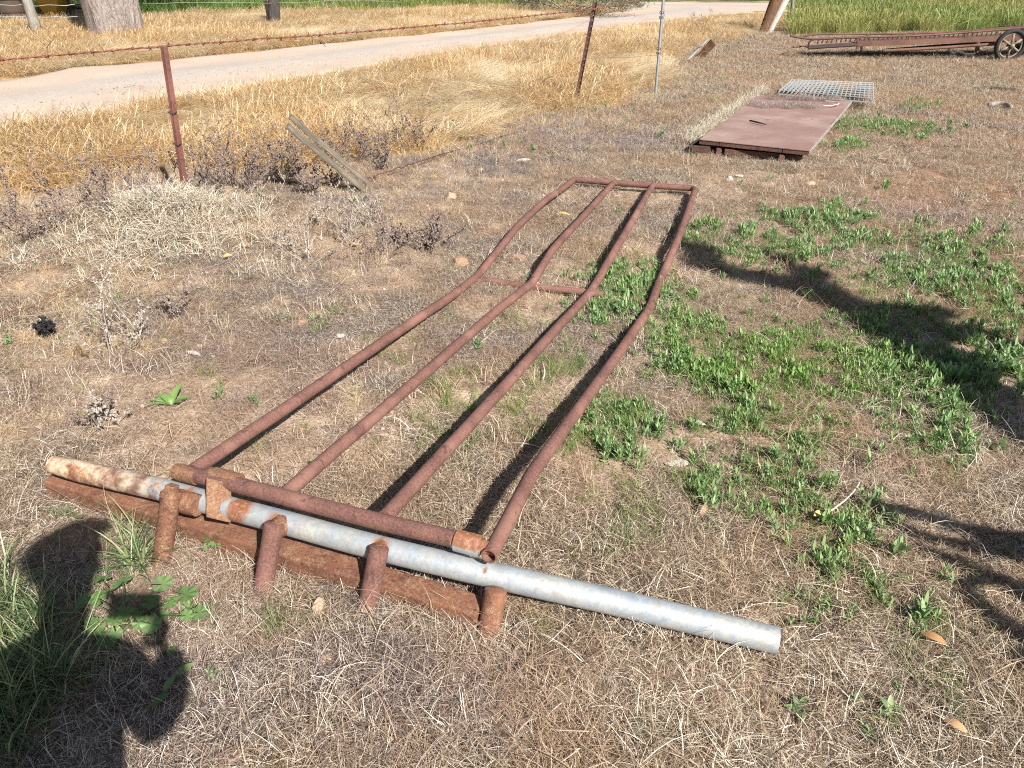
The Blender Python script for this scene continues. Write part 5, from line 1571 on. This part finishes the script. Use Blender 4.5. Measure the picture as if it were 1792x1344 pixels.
# ================================================================== BROAD LEAVED PLANTS
def mallow_leaf(seed, mat):
    r_ = random.Random(seed); V_ = [(0, 0, 0)]; n = 35
    rings = 3
    for q in range(1, rings + 1):
        for i in range(n):
            t_ = i / n; a = -PI + .22 + t_ * (2 * PI - .44)
            lob = .93 + .055 * math.cos(a * 7) + .02 * math.cos(a * 35)
            rad_ = lob * q / rings
            z_ = .10 * (q / rings) ** 2 * math.cos(a * 7) + .05 * (q / rings) + r_.uniform(-.01, .01)
            V_.append((math.cos(a) * rad_, math.sin(a) * rad_, z_))
    F_ = []
    for i in range(n - 1):
        F_.append((0, 1 + i, 2 + i))
        for q in range(rings - 1):
            a = 1 + q * n + i; F_.append((a, a + n, a + n + 1, a + 1))
    me = mesh_from(V_, F_, 'leaf'); me.materials.append(mat)
    put_attr(me, 'rnd', [r_.random() * .6 + .2] * len(V_)); put_attr(me, 'along', [0.5] * len(V_)); return me
M_mallow = m_blade('mallow_leaf', [(0, (.10, .175, .055)), (.5, (.155, .25, .08)), (1, (.23, .33, .13))], transl=.3, rough=.5, spec=.4)
ml = [mallow_leaf(i, M_mallow) for i in range(5)]
mroot = atg(232, 1100)
mal = empty('mallow_plant', tuple(mroot), 'mallow plant with round scalloped leaves, in the photographer shadow', 'plant')
leaves = [(178, 1013, 15, .09), (214, 1018, 17, .10), (284, 1022, 18, .10), (324, 1040, 21, .09), (297, 1055, 11, .06), (145, 1052, 16, .08), (172, 1047, 15, .09), (187, 1036, 13, .10), (222, 1048, 14, .10), (262, 1053, 15, .09), (218, 1072, 15, .08), (238, 1074, 10, .07),
          (264, 1092, 17, .06), (168, 1098, 17, .05), (160, 1090, 12, .07), (188, 1120, 17, .05), (172, 1132, 15, .04), (202, 1108, 12, .06), (326, 1077, 11, .07), (347, 1072, 13, .07), (244, 1090, 12, .05), (200, 1085, 12, .08), (285, 1075, 10, .05), (300, 1140, 8, .04)]
for i, (u_, v_, px, h_) in enumerate(leaves):
    p = at(u_, v_, h_)
    o = link('leaf', ml[i % 5], None, mal, True, False); o.location = p - mroot
    s_ = px / FPX * 2.2; o.scale = (s_,) * 3
    tdir = math.atan2(p.y - mroot.y, p.x - mroot.x)
    o.rotation_euler = (random.uniform(-.35, .35), random.uniform(-.1, .45), tdir + random.uniform(-.4, .4))
    P_ = [Vector((0, 0, 0)) + Vector((random.gauss(0, .01), random.gauss(0, .01), .005)), (p - mroot) * .5 + Vector((0, 0, .02)), p - mroot - Vector((0, 0, .003))]
    link('stem', mesh_from(*tube_vf(spline(P_, 4), .0016, 5), 'stem'), M_mallow, mal, True, False)
# little mallow near the beam, and the yellow green sprawl right of it
for (u_, v_, lab, offs) in [(362, 950, 'tiny mallow seedling growing in front of the rusty beam', [(0, -6, 8), (8, 3, 7), (-4, 8, 6), (20, 4, 5)]),
                            (318, 1175, 'low sprig with two oval leaves right of the mallow', [(-22, 22, 11), (6, -3, 12), (-38, 50, 12)])]:
    b = atg(u_, v_); r0_ = empty('seedling', tuple(b), lab, 'plant')
    for k, (du, dv, px) in enumerate(offs):
        o = link('leaf', ml[k % 5] if u_ > 350 else leaf_mesh('leaf', 2.4, 1.0, M_mallow, .2), None, r0_, True, False)
        p = at(u_ + du, v_ + dv, .04); o.location = p - b; o.scale = (px / FPX * 2.15,) * 3; o.rotation_euler = (.2, -.3, random.uniform(0, 1.2))
        link('stem', mesh_from(*tube_vf([Vector((0, 0, 0)), p - b], .0013, 5), 'stem'), M_mallow, r0_, True, False)
# bright rosette on the left ground
M_ros = m_blade('bright_leaf', [(0, (.14, .25, .06)), (1, (.22, .35, .10))], transl=.3, rough=.45, spec=.45)
def rosette(u_, v_, specs, lab, mat=M_ros):
    b = atg(u_, v_); r0_ = empty('rosette_weed', tuple(b), lab, 'plant')
    for (ang_, L_, W_, el_) in specs:
        me = leaf_mesh('leaf', L_, W_, mat, .25, 8, .25)
        for vt in me.vertices: vt.co.x += L_ / 2
        o = link('leaf', me, None, r0_, True, False); o.scale = (.8, .8, .8); o.location = (0, 0, .008); o.rotation_euler = (0, -el_, ang_)
rosette(302, 712, [(1.35, .125, .034, .55), (.35, .10, .034, .3), (2.7, .095, .034, .5), (3.0, .12, .03, .15), (2.1, .07, .028, .7), (-.1, .06, .03, .4), (3.3, .13, .02, .02)], 'bright green rosette weed alone on the left ground')
rosette(1395, 1258 - 10, [(1.9, .05, .018, .8), (.7, .055, .02, .6), (-.4, .05, .02, .2), (3.0, .045, .018, .4), (-1.6, .05, .02, .1)], 'small grey green rosette in the coarse straw near the bottom', M_green)
rosette(1552, 1255, [(2.2, .06, .018, .9), (1.2, .06, .02, .9), (.2, .055, .02, .4), (3.4, .05, .018, .3), (-1.2, .055, .02, .1), (-.3, .05, .02, .2)], 'grey green rosette weed in straw below the lower right weed patch', M_green)
rosette(550, 535 + 28, [(1.6, .06, .012, .9), (.6, .05, .012, .5), (2.6, .05, .012, .6), (3.6, .05, .01, .2)], 'small blue green sprig beside a small orange stone', M_green)

# ================================================================== GUM TREE, BUSHES, THINGS BEHIND THE TRACK
def m_bark():
    t = NT('gum_bark'); co = t.coord('Object')
    a = t.noise(co, 2.2, 5, 0.65, 0.8, ((1, 1, .45),)); b = t.noise(co, 14, 5, 0.7, 0.6, ((1, 1, .3),))
    col = t.ramp(a, [(0.32, (0.16, 0.115, 0.095)), (0.45, (0.30, 0.24, 0.205)), (0.6, (0.40, 0.345, 0.31)), (0.75, (0.38, 0.28, 0.20))])
    col = t.mix(t.ramp(b, [(0.34, 0.75), (0.48, 0.0)]), col, (0.17, 0.115, 0.09))
    col = t.mix(t.ramp(b, [(0.58, 0.0), (0.68, 0.6)]), col, (0.55, 0.50, 0.46))
    return t.principled(col, 0.9, 0, t.bump(t.math('ADD', a, b), 1.0, 0.09), 0.2)
M_bark = m_bark()
M_foliage = m_blade('gum_foliage', [(0.0, (0.035, 0.06, 0.022)), (0.5, (0.075, 0.11, 0.04)), (1.0, (0.13, 0.17, 0.07))], transl=0.25, rough=0.55)
M_bush = m_blade('grey_bush_foliage', [(0.0, (0.09, 0.085, 0.06)), (0.5, (0.17, 0.17, 0.11)), (1.0, (0.27, 0.27, 0.18))], transl=0.2, rough=0.6)
def leaves_cloud(n, centre_fn, size, seed):
    r_ = np.random.default_rng(seed)
    C = np.array([centre_fn(r_) for _ in range(n)])
    A = r_.uniform(0, 2 * PI, n); E = r_.uniform(-1.2, 1.2, n); L_ = r_.uniform(.7, 1.3, n) * size; W_ = L_ * .32
    d = np.stack([np.cos(A) * np.cos(E), np.sin(A) * np.cos(E), np.sin(E)], 1)
    s = r_.normal(0, 1, (n, 3)); s -= d * (s * d).sum(1, keepdims=True); s /= np.linalg.norm(s, axis=1, keepdims=True)
    V_ = np.stack([C, C + d * (L_ * .5)[:, None] + s * (W_ / 2)[:, None], C + d * L_[:, None], C + d * (L_ * .5)[:, None] - s * (W_ / 2)[:, None]], 1).reshape(-1, 3)
    F_ = (np.arange(n) * 4)[:, None] + np.arange(4)[None]
    return V_, F_, np.repeat(r_.random(n), 4), np.tile([0, .5, 1, .5], n)
gb_ = at(205, 66); 
gum = empty('gum_tree', tuple(gb_), 'massive gum tree trunk with flaking pale bark across the track', 'tree')
tp = []; rad_l = []
seg_ = 40
V_ = []; F_ = []
nz = 30
for i in range(nz + 1):
    t_ = i / nz; z_ = -0.2 + 5.2 * t_
    r_b = .53 + .05 * min(max(z_, 0), 1.5)
    if z_ > 1.5: r_b -= .05 * (z_ - 1.5)
    for k in range(seg_):
        a = 2 * PI * k / seg_
        rr_ = r_b * (1 + .10 * math.sin(a * 3 + 1.2) * math.exp(-max(z_, 0) / 1.2) + .035 * math.sin(a * 7 + z_ * 2) + .03 * float(vnoise(a * 3, z_ * 1.5, 1.5, 8)))
        V_.append((math.cos(a) * rr_ + .02 * z_, math.sin(a) * rr_, z_))
for i in range(nz):
    for k in range(seg_):
        F_.append((i * seg_ + k, i * seg_ + (k + 1) % seg_, (i + 1) * seg_ + (k + 1) % seg_, (i + 1) * seg_ + k))
link('trunk', mesh_from(V_, F_, 'trunk'), M_bark, gum, True, False)
limb_ends = []
for k in range(6):
    a = k * 1.05 + .3
    d = Vector((math.cos(a), math.sin(a), 0))
    P_ = [Vector((.1, 0, 4.6)), Vector((.1, 0, 5.6)) + d * .8, Vector((.1, 0, 7.4)) + d * 2.2, Vector((0, 0, 9.2 + .4 * (k % 3))) + d * 3.4]
    tube_n = link('limb', mesh_from(*tube_vf(spline(P_, 5), [.30 - .016 * i for i in range(16)], 10), 'limb'), M_bark, gum, True, False)
    limb_ends += [P_[2], P_[3]]
def gum_c(r_):
    c = limb_ends[r_.integers(0, len(limb_ends))]
    v_ = r_.normal(0, 1, 3); v_ /= np.linalg.norm(v_)
    q = r_.integers(0, 9); off_ = np.array([math.sin(q * 2.1), math.cos(q * 1.7), math.sin(q * 3.3) * .7]) * 1.1
    return np.array(c) + off_ + v_ * r_.uniform(.3, 1) * np.array([.75, .75, .5])
cv = leaves_cloud(9000, gum_c, .22, 5)
cr_ = fast_mesh('crown', *cv, M_foliage); link('crown', cr_, None, gum, False, False)

def bush(u_, v_, w_, h_, mat, label, seed, n=2600, lf=.09, dpt=None, name='bush', Y=None):
    b = at(u_, v_); root = empty(name, tuple(b), label, 'bush')
    r0_ = np.random.default_rng(seed)
    lob = [(r0_.uniform(-.75, .75) * w_ / 2, r0_.uniform(-.5, .5) * (dpt or w_ * .6), r0_.uniform(.25, .75) * h_, r0_.uniform(.25, .45)) for _ in range(9)]
    def cf(r_):
        l = lob[r_.integers(0, len(lob))]; v_2 = r_.normal(0, 1, 3); v_2 /= np.linalg.norm(v_2)
        p = np.array(l[:3]) + v_2 * r_.uniform(.2, 1) ** .5 * l[3] * np.array([w_ * .6, w_ * .5, h_ * .9]); p[2] = abs(p[2]); return p
    link('foliage', fast_mesh('foliage', *leaves_cloud(n, cf, lf, seed), mat), None, root, False, False)
    sV, sF = [], []
    for k in range(6):
        l = lob[k]; vv_, ff_ = tube_vf([Vector((0, 0, 0)), Vector(l[:3]) * .5 + Vector((0, 0, .1)), Vector(l[:3])], [.03, .02, .01], 5, off=len(sV)); sV += vv_; sF += ff_
    link('stems', mesh_from(sV, sF, 'stems'), M_post_grey, root, True, False)['kind'] = 'stuff'
    return root
bush(1000, 27, 4.4, 1.0, M_bush, 'wide grey green saltbush beyond the track, behind the dark picket', 11, 5600, .08)
bush(1100, 14, 1.2, .45, M_bush, 'small grey bush at the junction, right of the wide grey green one', 12, 1200, .07)
bush(905, 14, 1.3, .5, M_foliage, 'low dark green bush left of the wide grey green one', 13, 1400, .07)
bush(820, 12, 1.8, .6, M_bush, 'olive bush in the green strip above the barbed wire', 14, 1600, .08)
bush(300, 24, 1.9, 1.1, M_foliage, 'dark green shrub just right of the gum trunk', 15, 3000, .08)
bush(345, 18, 1.3, .7, M_foliage, 'smaller dark green shrub right of the one by the trunk', 16, 1600, .08)
bush(430, 20, .9, .3, M_foliage, 'low dark shrub in shade beside the blackened post', 17, 1000, .06)
bush(1580, 2, 6.0, 1.3, M_foliage, 'dark green hedge beyond the far road, above the elevator', 18, 5200, .14)
bush(1730, 1, 4.0, 1.5, M_foliage, 'dark green bush beyond the far road, near the right edge', 19, 3600, .14)
bush(1440, 2, 2.2, 1.0, M_foliage, 'green bush beyond the far road, right of the leaning log', 20, 2000, .12)
bush(640, 2, 4.0, .7, M_foliage, 'long low green bush at the top edge, left of the brown post', 21, 2600, .12)
bush(1250, -3, 5.0, 1.0, M_foliage, 'green bush far behind the junction of the roads', 22, 2600, .14)

# old machine pieces in the shade left of the gum tree
yb = at(92, 40)
hop = empty('yellow_hopper', tuple(yb), 'yellow tapered steel hopper in the shade left of the gum trunk', 'hopper')
def frustum(name, x0, x1, X0, X1, z0, z1, yd, mat, parent, y0=0):
    Vv = [(x0, y0, z0), (x1, y0, z0), (x1, y0 + yd * .5, z0), (x0, y0 + yd * .5, z0), (X0, y0 - .1, z1), (X1, y0 - .1, z1), (X1, y0 + yd, z1), (X0, y0 + yd, z1)]
    o = link(name, mesh_from(Vv, [(3, 2, 1, 0), (4, 5, 6, 7), (0, 1, 5, 4), (1, 2, 6, 5), (2, 3, 7, 6), (3, 0, 4, 7)], name), mat, parent, False, False)
    bv = o.modifiers.new('bevel', 'BEVEL'); bv.width = .03; bv.segments = 2
    return o
frustum('funnel', -.15, .12, -.30, .42, .10, .75, .8, M_yellow, hop)
frustum('box_body', -.30, .42, -.32, .44, .76, 1.5, .9, M_yellow, hop, -.1)
for x_ in (-.3, .42):
    tube('leg', [yb + Vector((x_, .3, -.05)), yb + Vector((x_, .3, .8))], .04, M_dark, hop, 8)
tube('leg', [yb + Vector((.05, .9, -.05)), yb + Vector((.05, .9, .8))], .04, M_dark, hop, 8)
dbp = at(28, 42)
drum = empty('steel_drum', tuple(dbp), 'dark brown steel drum at the upper left corner behind the far fence', 'drum')
tube('drum_body', [dbp, dbp + Vector((0, 0, .02)), dbp + Vector((0, 0, .45)), dbp + Vector((0, 0, .9))], [.33, .34, .34, .34], simple('brown_drum', (.06, .04, .03), (.13, .09, .06), 4), drum, 20)
for z_ in (.3, .6):
    tube('hoop', [dbp + Vector((0, 0, z_ - .015)), dbp + Vector((0, 0, z_ + .015))], .355, M_dark, drum, 20)
db2 = at(-20, 44)
drum2 = empty('steel_drum', tuple(db2), 'second dark drum cut by the left edge of the picture', 'drum')
tube('drum_body', [db2, db2 + Vector((0, 0, .02)), db2 + Vector((0, 0, .9))], [.33, .34, .34], M_dark, drum2, 20)
for z_ in (.3, .6):
    tube('hoop', [db2 + Vector((0, 0, z_ - .015)), db2 + Vector((0, 0, z_ + .015))], .355, M_dark, drum2, 20)
pb_ = at(146, 36)
pal = empty('timber_stack', tuple(pb_), 'low stack of grey boards between the yellow hopper and gum trunk', 'timber stack')
for k in range(3):
    wood_bar('board', pb_ + Vector((-.5, .2 + .04 * k, .12 + .13 * k)), pb_ + Vector((.7, .3, .13 + .13 * k)), .5, .07, M_post_grey, pal)
for x_ in (-.35, .5):
    beam('bearer', pb_ + Vector((x_, .0, .035)), pb_ + Vector((x_, .5, .035)), .09, .07, M_dark, pal, bev=.003)

# white bag / paper scrap at the far track edge
sc_ = link('cloth_scrap', lump_mesh('cloth_scrap', M_stone_pale, 77, 2, .35, .4), None, None, True); sc_.location = at(862, 43, .02); sc_.scale = (.22, .1, .08)
tag(sc_, 'crumpled pale scrap at the far edge of the track', 'scrap')

# ================================================================== DEAD TREE just outside the frame on the right; its shadow reaches in
TE = math.tan(SUN_EL)
def unshade(u_, v_, h_):
    g_ = at(u_, v_); k_ = h_ / TE
    return Vector((g_.x - SHX * k_, g_.y - SHY * k_, h_))
snag = empty('dead_tree', (3.05, .55, 0), 'bare dead tree outside the right of the frame whose shadow falls on the weeds', 'tree')
def limb(name, pts, rads):
    P_ = spline(pts, 6); n_ = len(P_)
    rr_ = np.interp(np.linspace(0, 1, n_), np.linspace(0, 1, len(rads)), rads)
    tube(name, P_, list(rr_), M_post_grey, snag, 12, jitter=.22)
trunk_pts = [Vector((3.0, .5, -.1)), Vector((2.95, .62, .6)), Vector((2.98, .72, 1.2)), unshade(1790, 752, 1.75), unshade(1700, 680, 2.1), unshade(1600, 610, 2.45), unshade(1500, 552, 2.8), unshade(1400, 508, 3.1), unshade(1300, 480, 3.4), unshade(1205, 462, 3.7)]
limb('trunk', trunk_pts, [.15, .14, .14, .12, .13, .15, .16, .13, .11, .06])
limb('limb', [unshade(1230, 470, 3.62), unshade(1214, 444, 3.7), unshade(1196, 426, 3.75)], [.07, .07, .06])
limb('limb', [unshade(1250, 462, 3.55), unshade(1236, 442, 3.62), unshade(1222, 428, 3.66)], [.07, .06, .05])
limb('limb', [unshade(1460, 530, 2.9), unshade(1400, 476, 3.1), unshade(1350, 448, 3.25), unshade(1308, 432, 3.4)], [.10, .07, .045, .02])
limb('limb', [unshade(1420, 510, 3.0), unshade(1430, 478, 3.1), unshade(1410, 462, 3.2)], [.07, .05, .02])
limb('limb', [unshade(1480, 560, 2.8), unshade(1590, 552, 2.6), unshade(1640, 548, 2.55), unshade(1645, 540, 2.5)], [.12, .10, .06, .03])
limb('limb', [unshade(1600, 590, 2.5), unshade(1690, 580, 2.3), unshade(1745, 598, 2.2), unshade(1792, 612, 2.15), unshade(1860, 640, 2.1)], [.09, .045, .05, .055, .06])
limb('limb', [unshade(1700, 590, 2.3), unshade(1692, 570, 2.32), unshade(1690, 560, 2.35)], [.03, .02, .01])
for pts_, h0_, h1_, rs_ in [
        ([(1478, 878), (1540, 892), (1600, 904), (1700, 938), (1792, 955), (1900, 985)], .95, 1.15, [.008, .022, .03, .035, .045, .05]),
        ([(1500, 884), (1570, 925), (1630, 946), (1700, 962), (1760, 972), (1850, 985)], .95, 1.1, [.006, .022, .02, .025, .03, .03]),
        ([(1560, 930), (1600, 962), (1650, 985), (1720, 1020), (1792, 1050), (1860, 1075)], .80, .95, [.008, .024, .03, .034, .035, .04]),
        ([(1640, 1012), (1665, 1045), (1700, 1080), (1740, 1105), (1792, 1142), (1850, 1180)], .70, .85, [.010, .028, .034, .036, .04, .045]),
        ([(1650, 1025), (1690, 1012), (1740, 1018), (1792, 1040)], .70, .80, [.012, .018, .022, .03])]:
    n_ = len(pts_)
    P_ = [unshade(a_, b_, h0_ + (h1_ - h0_) * i / (n_ - 1)) for i, (a_, b_) in enumerate(pts_)]
    P_.append(Vector((2.95, .66, .45 if h0_ < .9 else 1.15))); rs_ = rs_ + [.06]
    limb('limb', P_, rs_)

# ================================================================== THE PHOTOGRAPHER beside and behind the camera
def skin_figure(name, joints, edges, radii, root_i, mats, parent, sub=2, pick=None):
    me = bpy.data.meshes.new(name); me.from_pydata(joints, edges, []); me.update()
    o = bpy.data.objects.new(name, me); COL.objects.link(o)
    md = o.modifiers.new('skin', 'SKIN'); md.use_smooth_shade = True
    sv = me.skin_vertices[0].data
    for i, r_ in enumerate(radii):
        sv[i].radius = (r_, r_) if not hasattr(r_, '__len__') else r_
        sv[i].use_root = (i == root_i)
    ss = o.modifiers.new('sub', 'SUBSURF'); ss.levels = sub; ss.render_levels = sub
    dg = bpy.context.evaluated_depsgraph_get(); dg.update()
    m2 = bpy.data.meshes.new_from_object(o.evaluated_get(dg))
    bpy.data.objects.remove(o)
    for m_ in mats: m2.materials.append(m_)
    if pick:
        for p_ in m2.polygons: p_.material_index = pick(p_.center)
    m2.polygons.foreach_set('use_smooth', [True] * len(m2.polygons))
    o = link(name, m2, None, parent)
    return o
M_skin = simple('skin', (.42, .25, .18), (.50, .31, .23), 20, .55)
M_shirt = simple('blue_work_shirt', (.06, .09, .16), (.09, .13, .21), 30, .9)
M_jeans = simple('dark_trousers', (.035, .04, .06), (.06, .07, .10), 40, .9)
M_boot = simple('brown_boots', (.07, .04, .025), (.12, .07, .04), 20, .7)
M_cap = simple('dark_cap', (.03, .035, .04), (.06, .06, .065), 30, .9)
M_phone = simple('phone_case', (.015, .015, .017), (.03, .03, .033), 30, .4)
per = empty('person', (-.27, -.16, 0), 'person in a cap standing behind the camera holding up a phone', 'person')
J = [(-.27, -.16, .96), (-.27, -.13, 1.10), (-.27, -.08, 1.25), (-.27, -.04, 1.38), (-.27, .01, 1.47), (-.27, .06, 1.55),   # 0-5 pelvis..skull base
     (-.27, .08, 1.64), (-.27, .08, 1.73),                                                                       # 6,7 head
     (-.36, -.17, .90), (-.38, -.09, .50), (-.39, -.18, .10), (-.40, -.04, .05),                                    # 8-11 left leg
     (-.18, -.17, .90), (-.16, -.08, .50), (-.15, -.20, .10), (-.14, -.06, .05),                                    # 12-15 right leg
     (-.44, -.05, 1.375), (-.50, -.13, 1.12), (-.46, -.02, .88), (-.45, .02, .80),                                   # 16-19 left arm
     (-.09, -.05, 1.41), (-.05, -.05, 1.24), (.05, -.09, 1.42), (.045, -.065, 1.50)]                               # 20-23 right arm
E_ = [(0, 1), (1, 2), (2, 3), (3, 4), (4, 5), (5, 6), (6, 7), (0, 8), (8, 9), (9, 10), (10, 11), (0, 12), (12, 13), (13, 14), (14, 15), (3, 16), (16, 17), (17, 18), (18, 19), (3, 20), (20, 21), (21, 22), (22, 23)]
RR = [(.15, .11), (.15, .11), (.155, .11), (.14, .10), .062, .068, (.085, .10), (.07, .08), .095, .062, .045, .045, .095, .062, .045, .045, .065, .048, .034, .036, .072, .056, .042, .040]
def which(c):
    if c.z < .13: return 3
    if c.z < .98 and not (c.x < -.415 and c.z > .7): return 2
    if c.z < .90 and c.x < -.415: return 0
    if c.z > 1.45 and abs(c.x + .27) < .12: return 0
    if c.x > -.02 and c.z > 1.36: return 0
    return 1
skin_figure('body', J, E_, RR, 0, [M_skin, M_shirt, M_jeans, M_boot], per, 2, which)
# right hand: four fingers and a thumb round the lower edge of the phone
def hand(base, fdir, spread, palm_n, thumb_side, parent, curl):
    for k in range(4):
        o0 = Vector(base) + Vector(spread) * (k - 1.5) * .019
        L_ = (.070, .078, .073, .058)[k]
        p = [o0 - Vector(fdir) * .02]; d = Vector(fdir).normalized()
        for s in range(3):
            p.append(p[-1] + d * (L_ * (.45, .32, .25)[s] + (.02 if s == 0 else 0)))
            d = (d + Vector(palm_n) * curl).normalized()
        link('finger', mesh_from(*tube_vf(spline(p, 4), [.0092] * 4 + [.0086] * 4 + [.0078] * 4 + [.006], 10), 'finger'), M_skin, parent, True)
    t0 = Vector(base) + Vector(thumb_side) * .03 - Vector(fdir) * .03
    p = [t0, t0 + Vector(thumb_side) * .025 + Vector(fdir) * .02, t0 + Vector(thumb_side) * .028 + Vector(fdir) * .048, t0 + Vector(thumb_side) * .012 + Vector(fdir) * .068]
    link('thumb', mesh_from(*tube_vf(spline(p, 4), [.0115] * 4 + [.0105] * 4 + [.0095] * 4 + [.007], 10), 'thumb'), M_skin, parent, True)
hand((.040, -.055, 1.535), (0.1, -.25, .95), (0, .9, .3), (-.8, 0, .1), (-.5, -.6, .2), per, .35)
hand((-.45, .025, .76), (0, .15, -.98), (0.1, 1, 0), (.8, 0, 0), (.3, .9, 0), per, .3)
# face, ears, hair, cap
hc = Vector((-.27, .08, 1.66))
def blob(name, c, sc, mat, seed=1, rough=.02):
    o = link(name, lump_mesh(name, mat, seed, 3, rough, 1.0), None, per, True, False); o.location = Vector(c) - per.location; o.scale = sc; return o
blob('hair', hc + Vector((0, -.03, .03)), (.090, .088, .09), simple('brown_hair', (.04, .025, .015), (.08, .05, .03), 60), 5)
link('nose', mesh_from(*tube_vf([hc + Vector((0, .088, .02)), hc + Vector((0, .118, -.018)), hc + Vector((0, .095, -.03))], [.008, .014, .010], 8), 'nose'), M_skin, per, True)
for s in (-1, 1):
    blob('eye', hc + Vector((.032 * s, .088, .015)), (.012, .008, .009), M_stone_pale, 3)
    blob('ear', hc + Vector((.092 * s, -.002, 0)), (.012, .022, .032), M_skin, 4)
link('mouth', mesh_from(*tube_vf([hc + Vector((-.024, .090, -.055)), hc + Vector((0, .098, -.055)), hc + Vector((.024, .090, -.055))], [.003, .006, .003], 8), 'mouth'), simple('lips', (.30, .12, .10), (.36, .16, .13), 20), per, True)
blob('cap', hc + Vector((0, -.01, .075)), (.105, .108, .075), M_cap, 6, .01)
brim = link('cap_brim', lump_mesh('cap_brim', M_cap, 7, 3, .01, 1), None, per, True, False); brim.location = hc + Vector((0, .10, .065)) - per.location; brim.scale = (.085, .075, .008); brim.rotation_euler = (-.25, 0, 0)
# the phone: its lens is where the picture is taken from, so it stands just behind that point
camR = Euler((R(60), 0, 0)).to_matrix()
pc = Vector((0, 0, CAM_H)) + camR @ Vector((-.03, 0, .030))
bm = bmesh.new(); bmesh.ops.create_cube(bm, size=1)
for vt in bm.verts: vt.co = camR @ Vector((vt.co.x * .155, vt.co.y * .075, vt.co.z * .009)) + pc
bmesh.ops.bevel(bm, geom=list(bm.edges), offset=.003, segments=2, affect='EDGES')
me = bpy.data.meshes.new('phone'); bm.to_mesh(me); bm.free()
ph = link('phone', me, M_phone); center_mesh(ph); tag(ph, 'dark smartphone held level in the right hand of the person', 'phone')
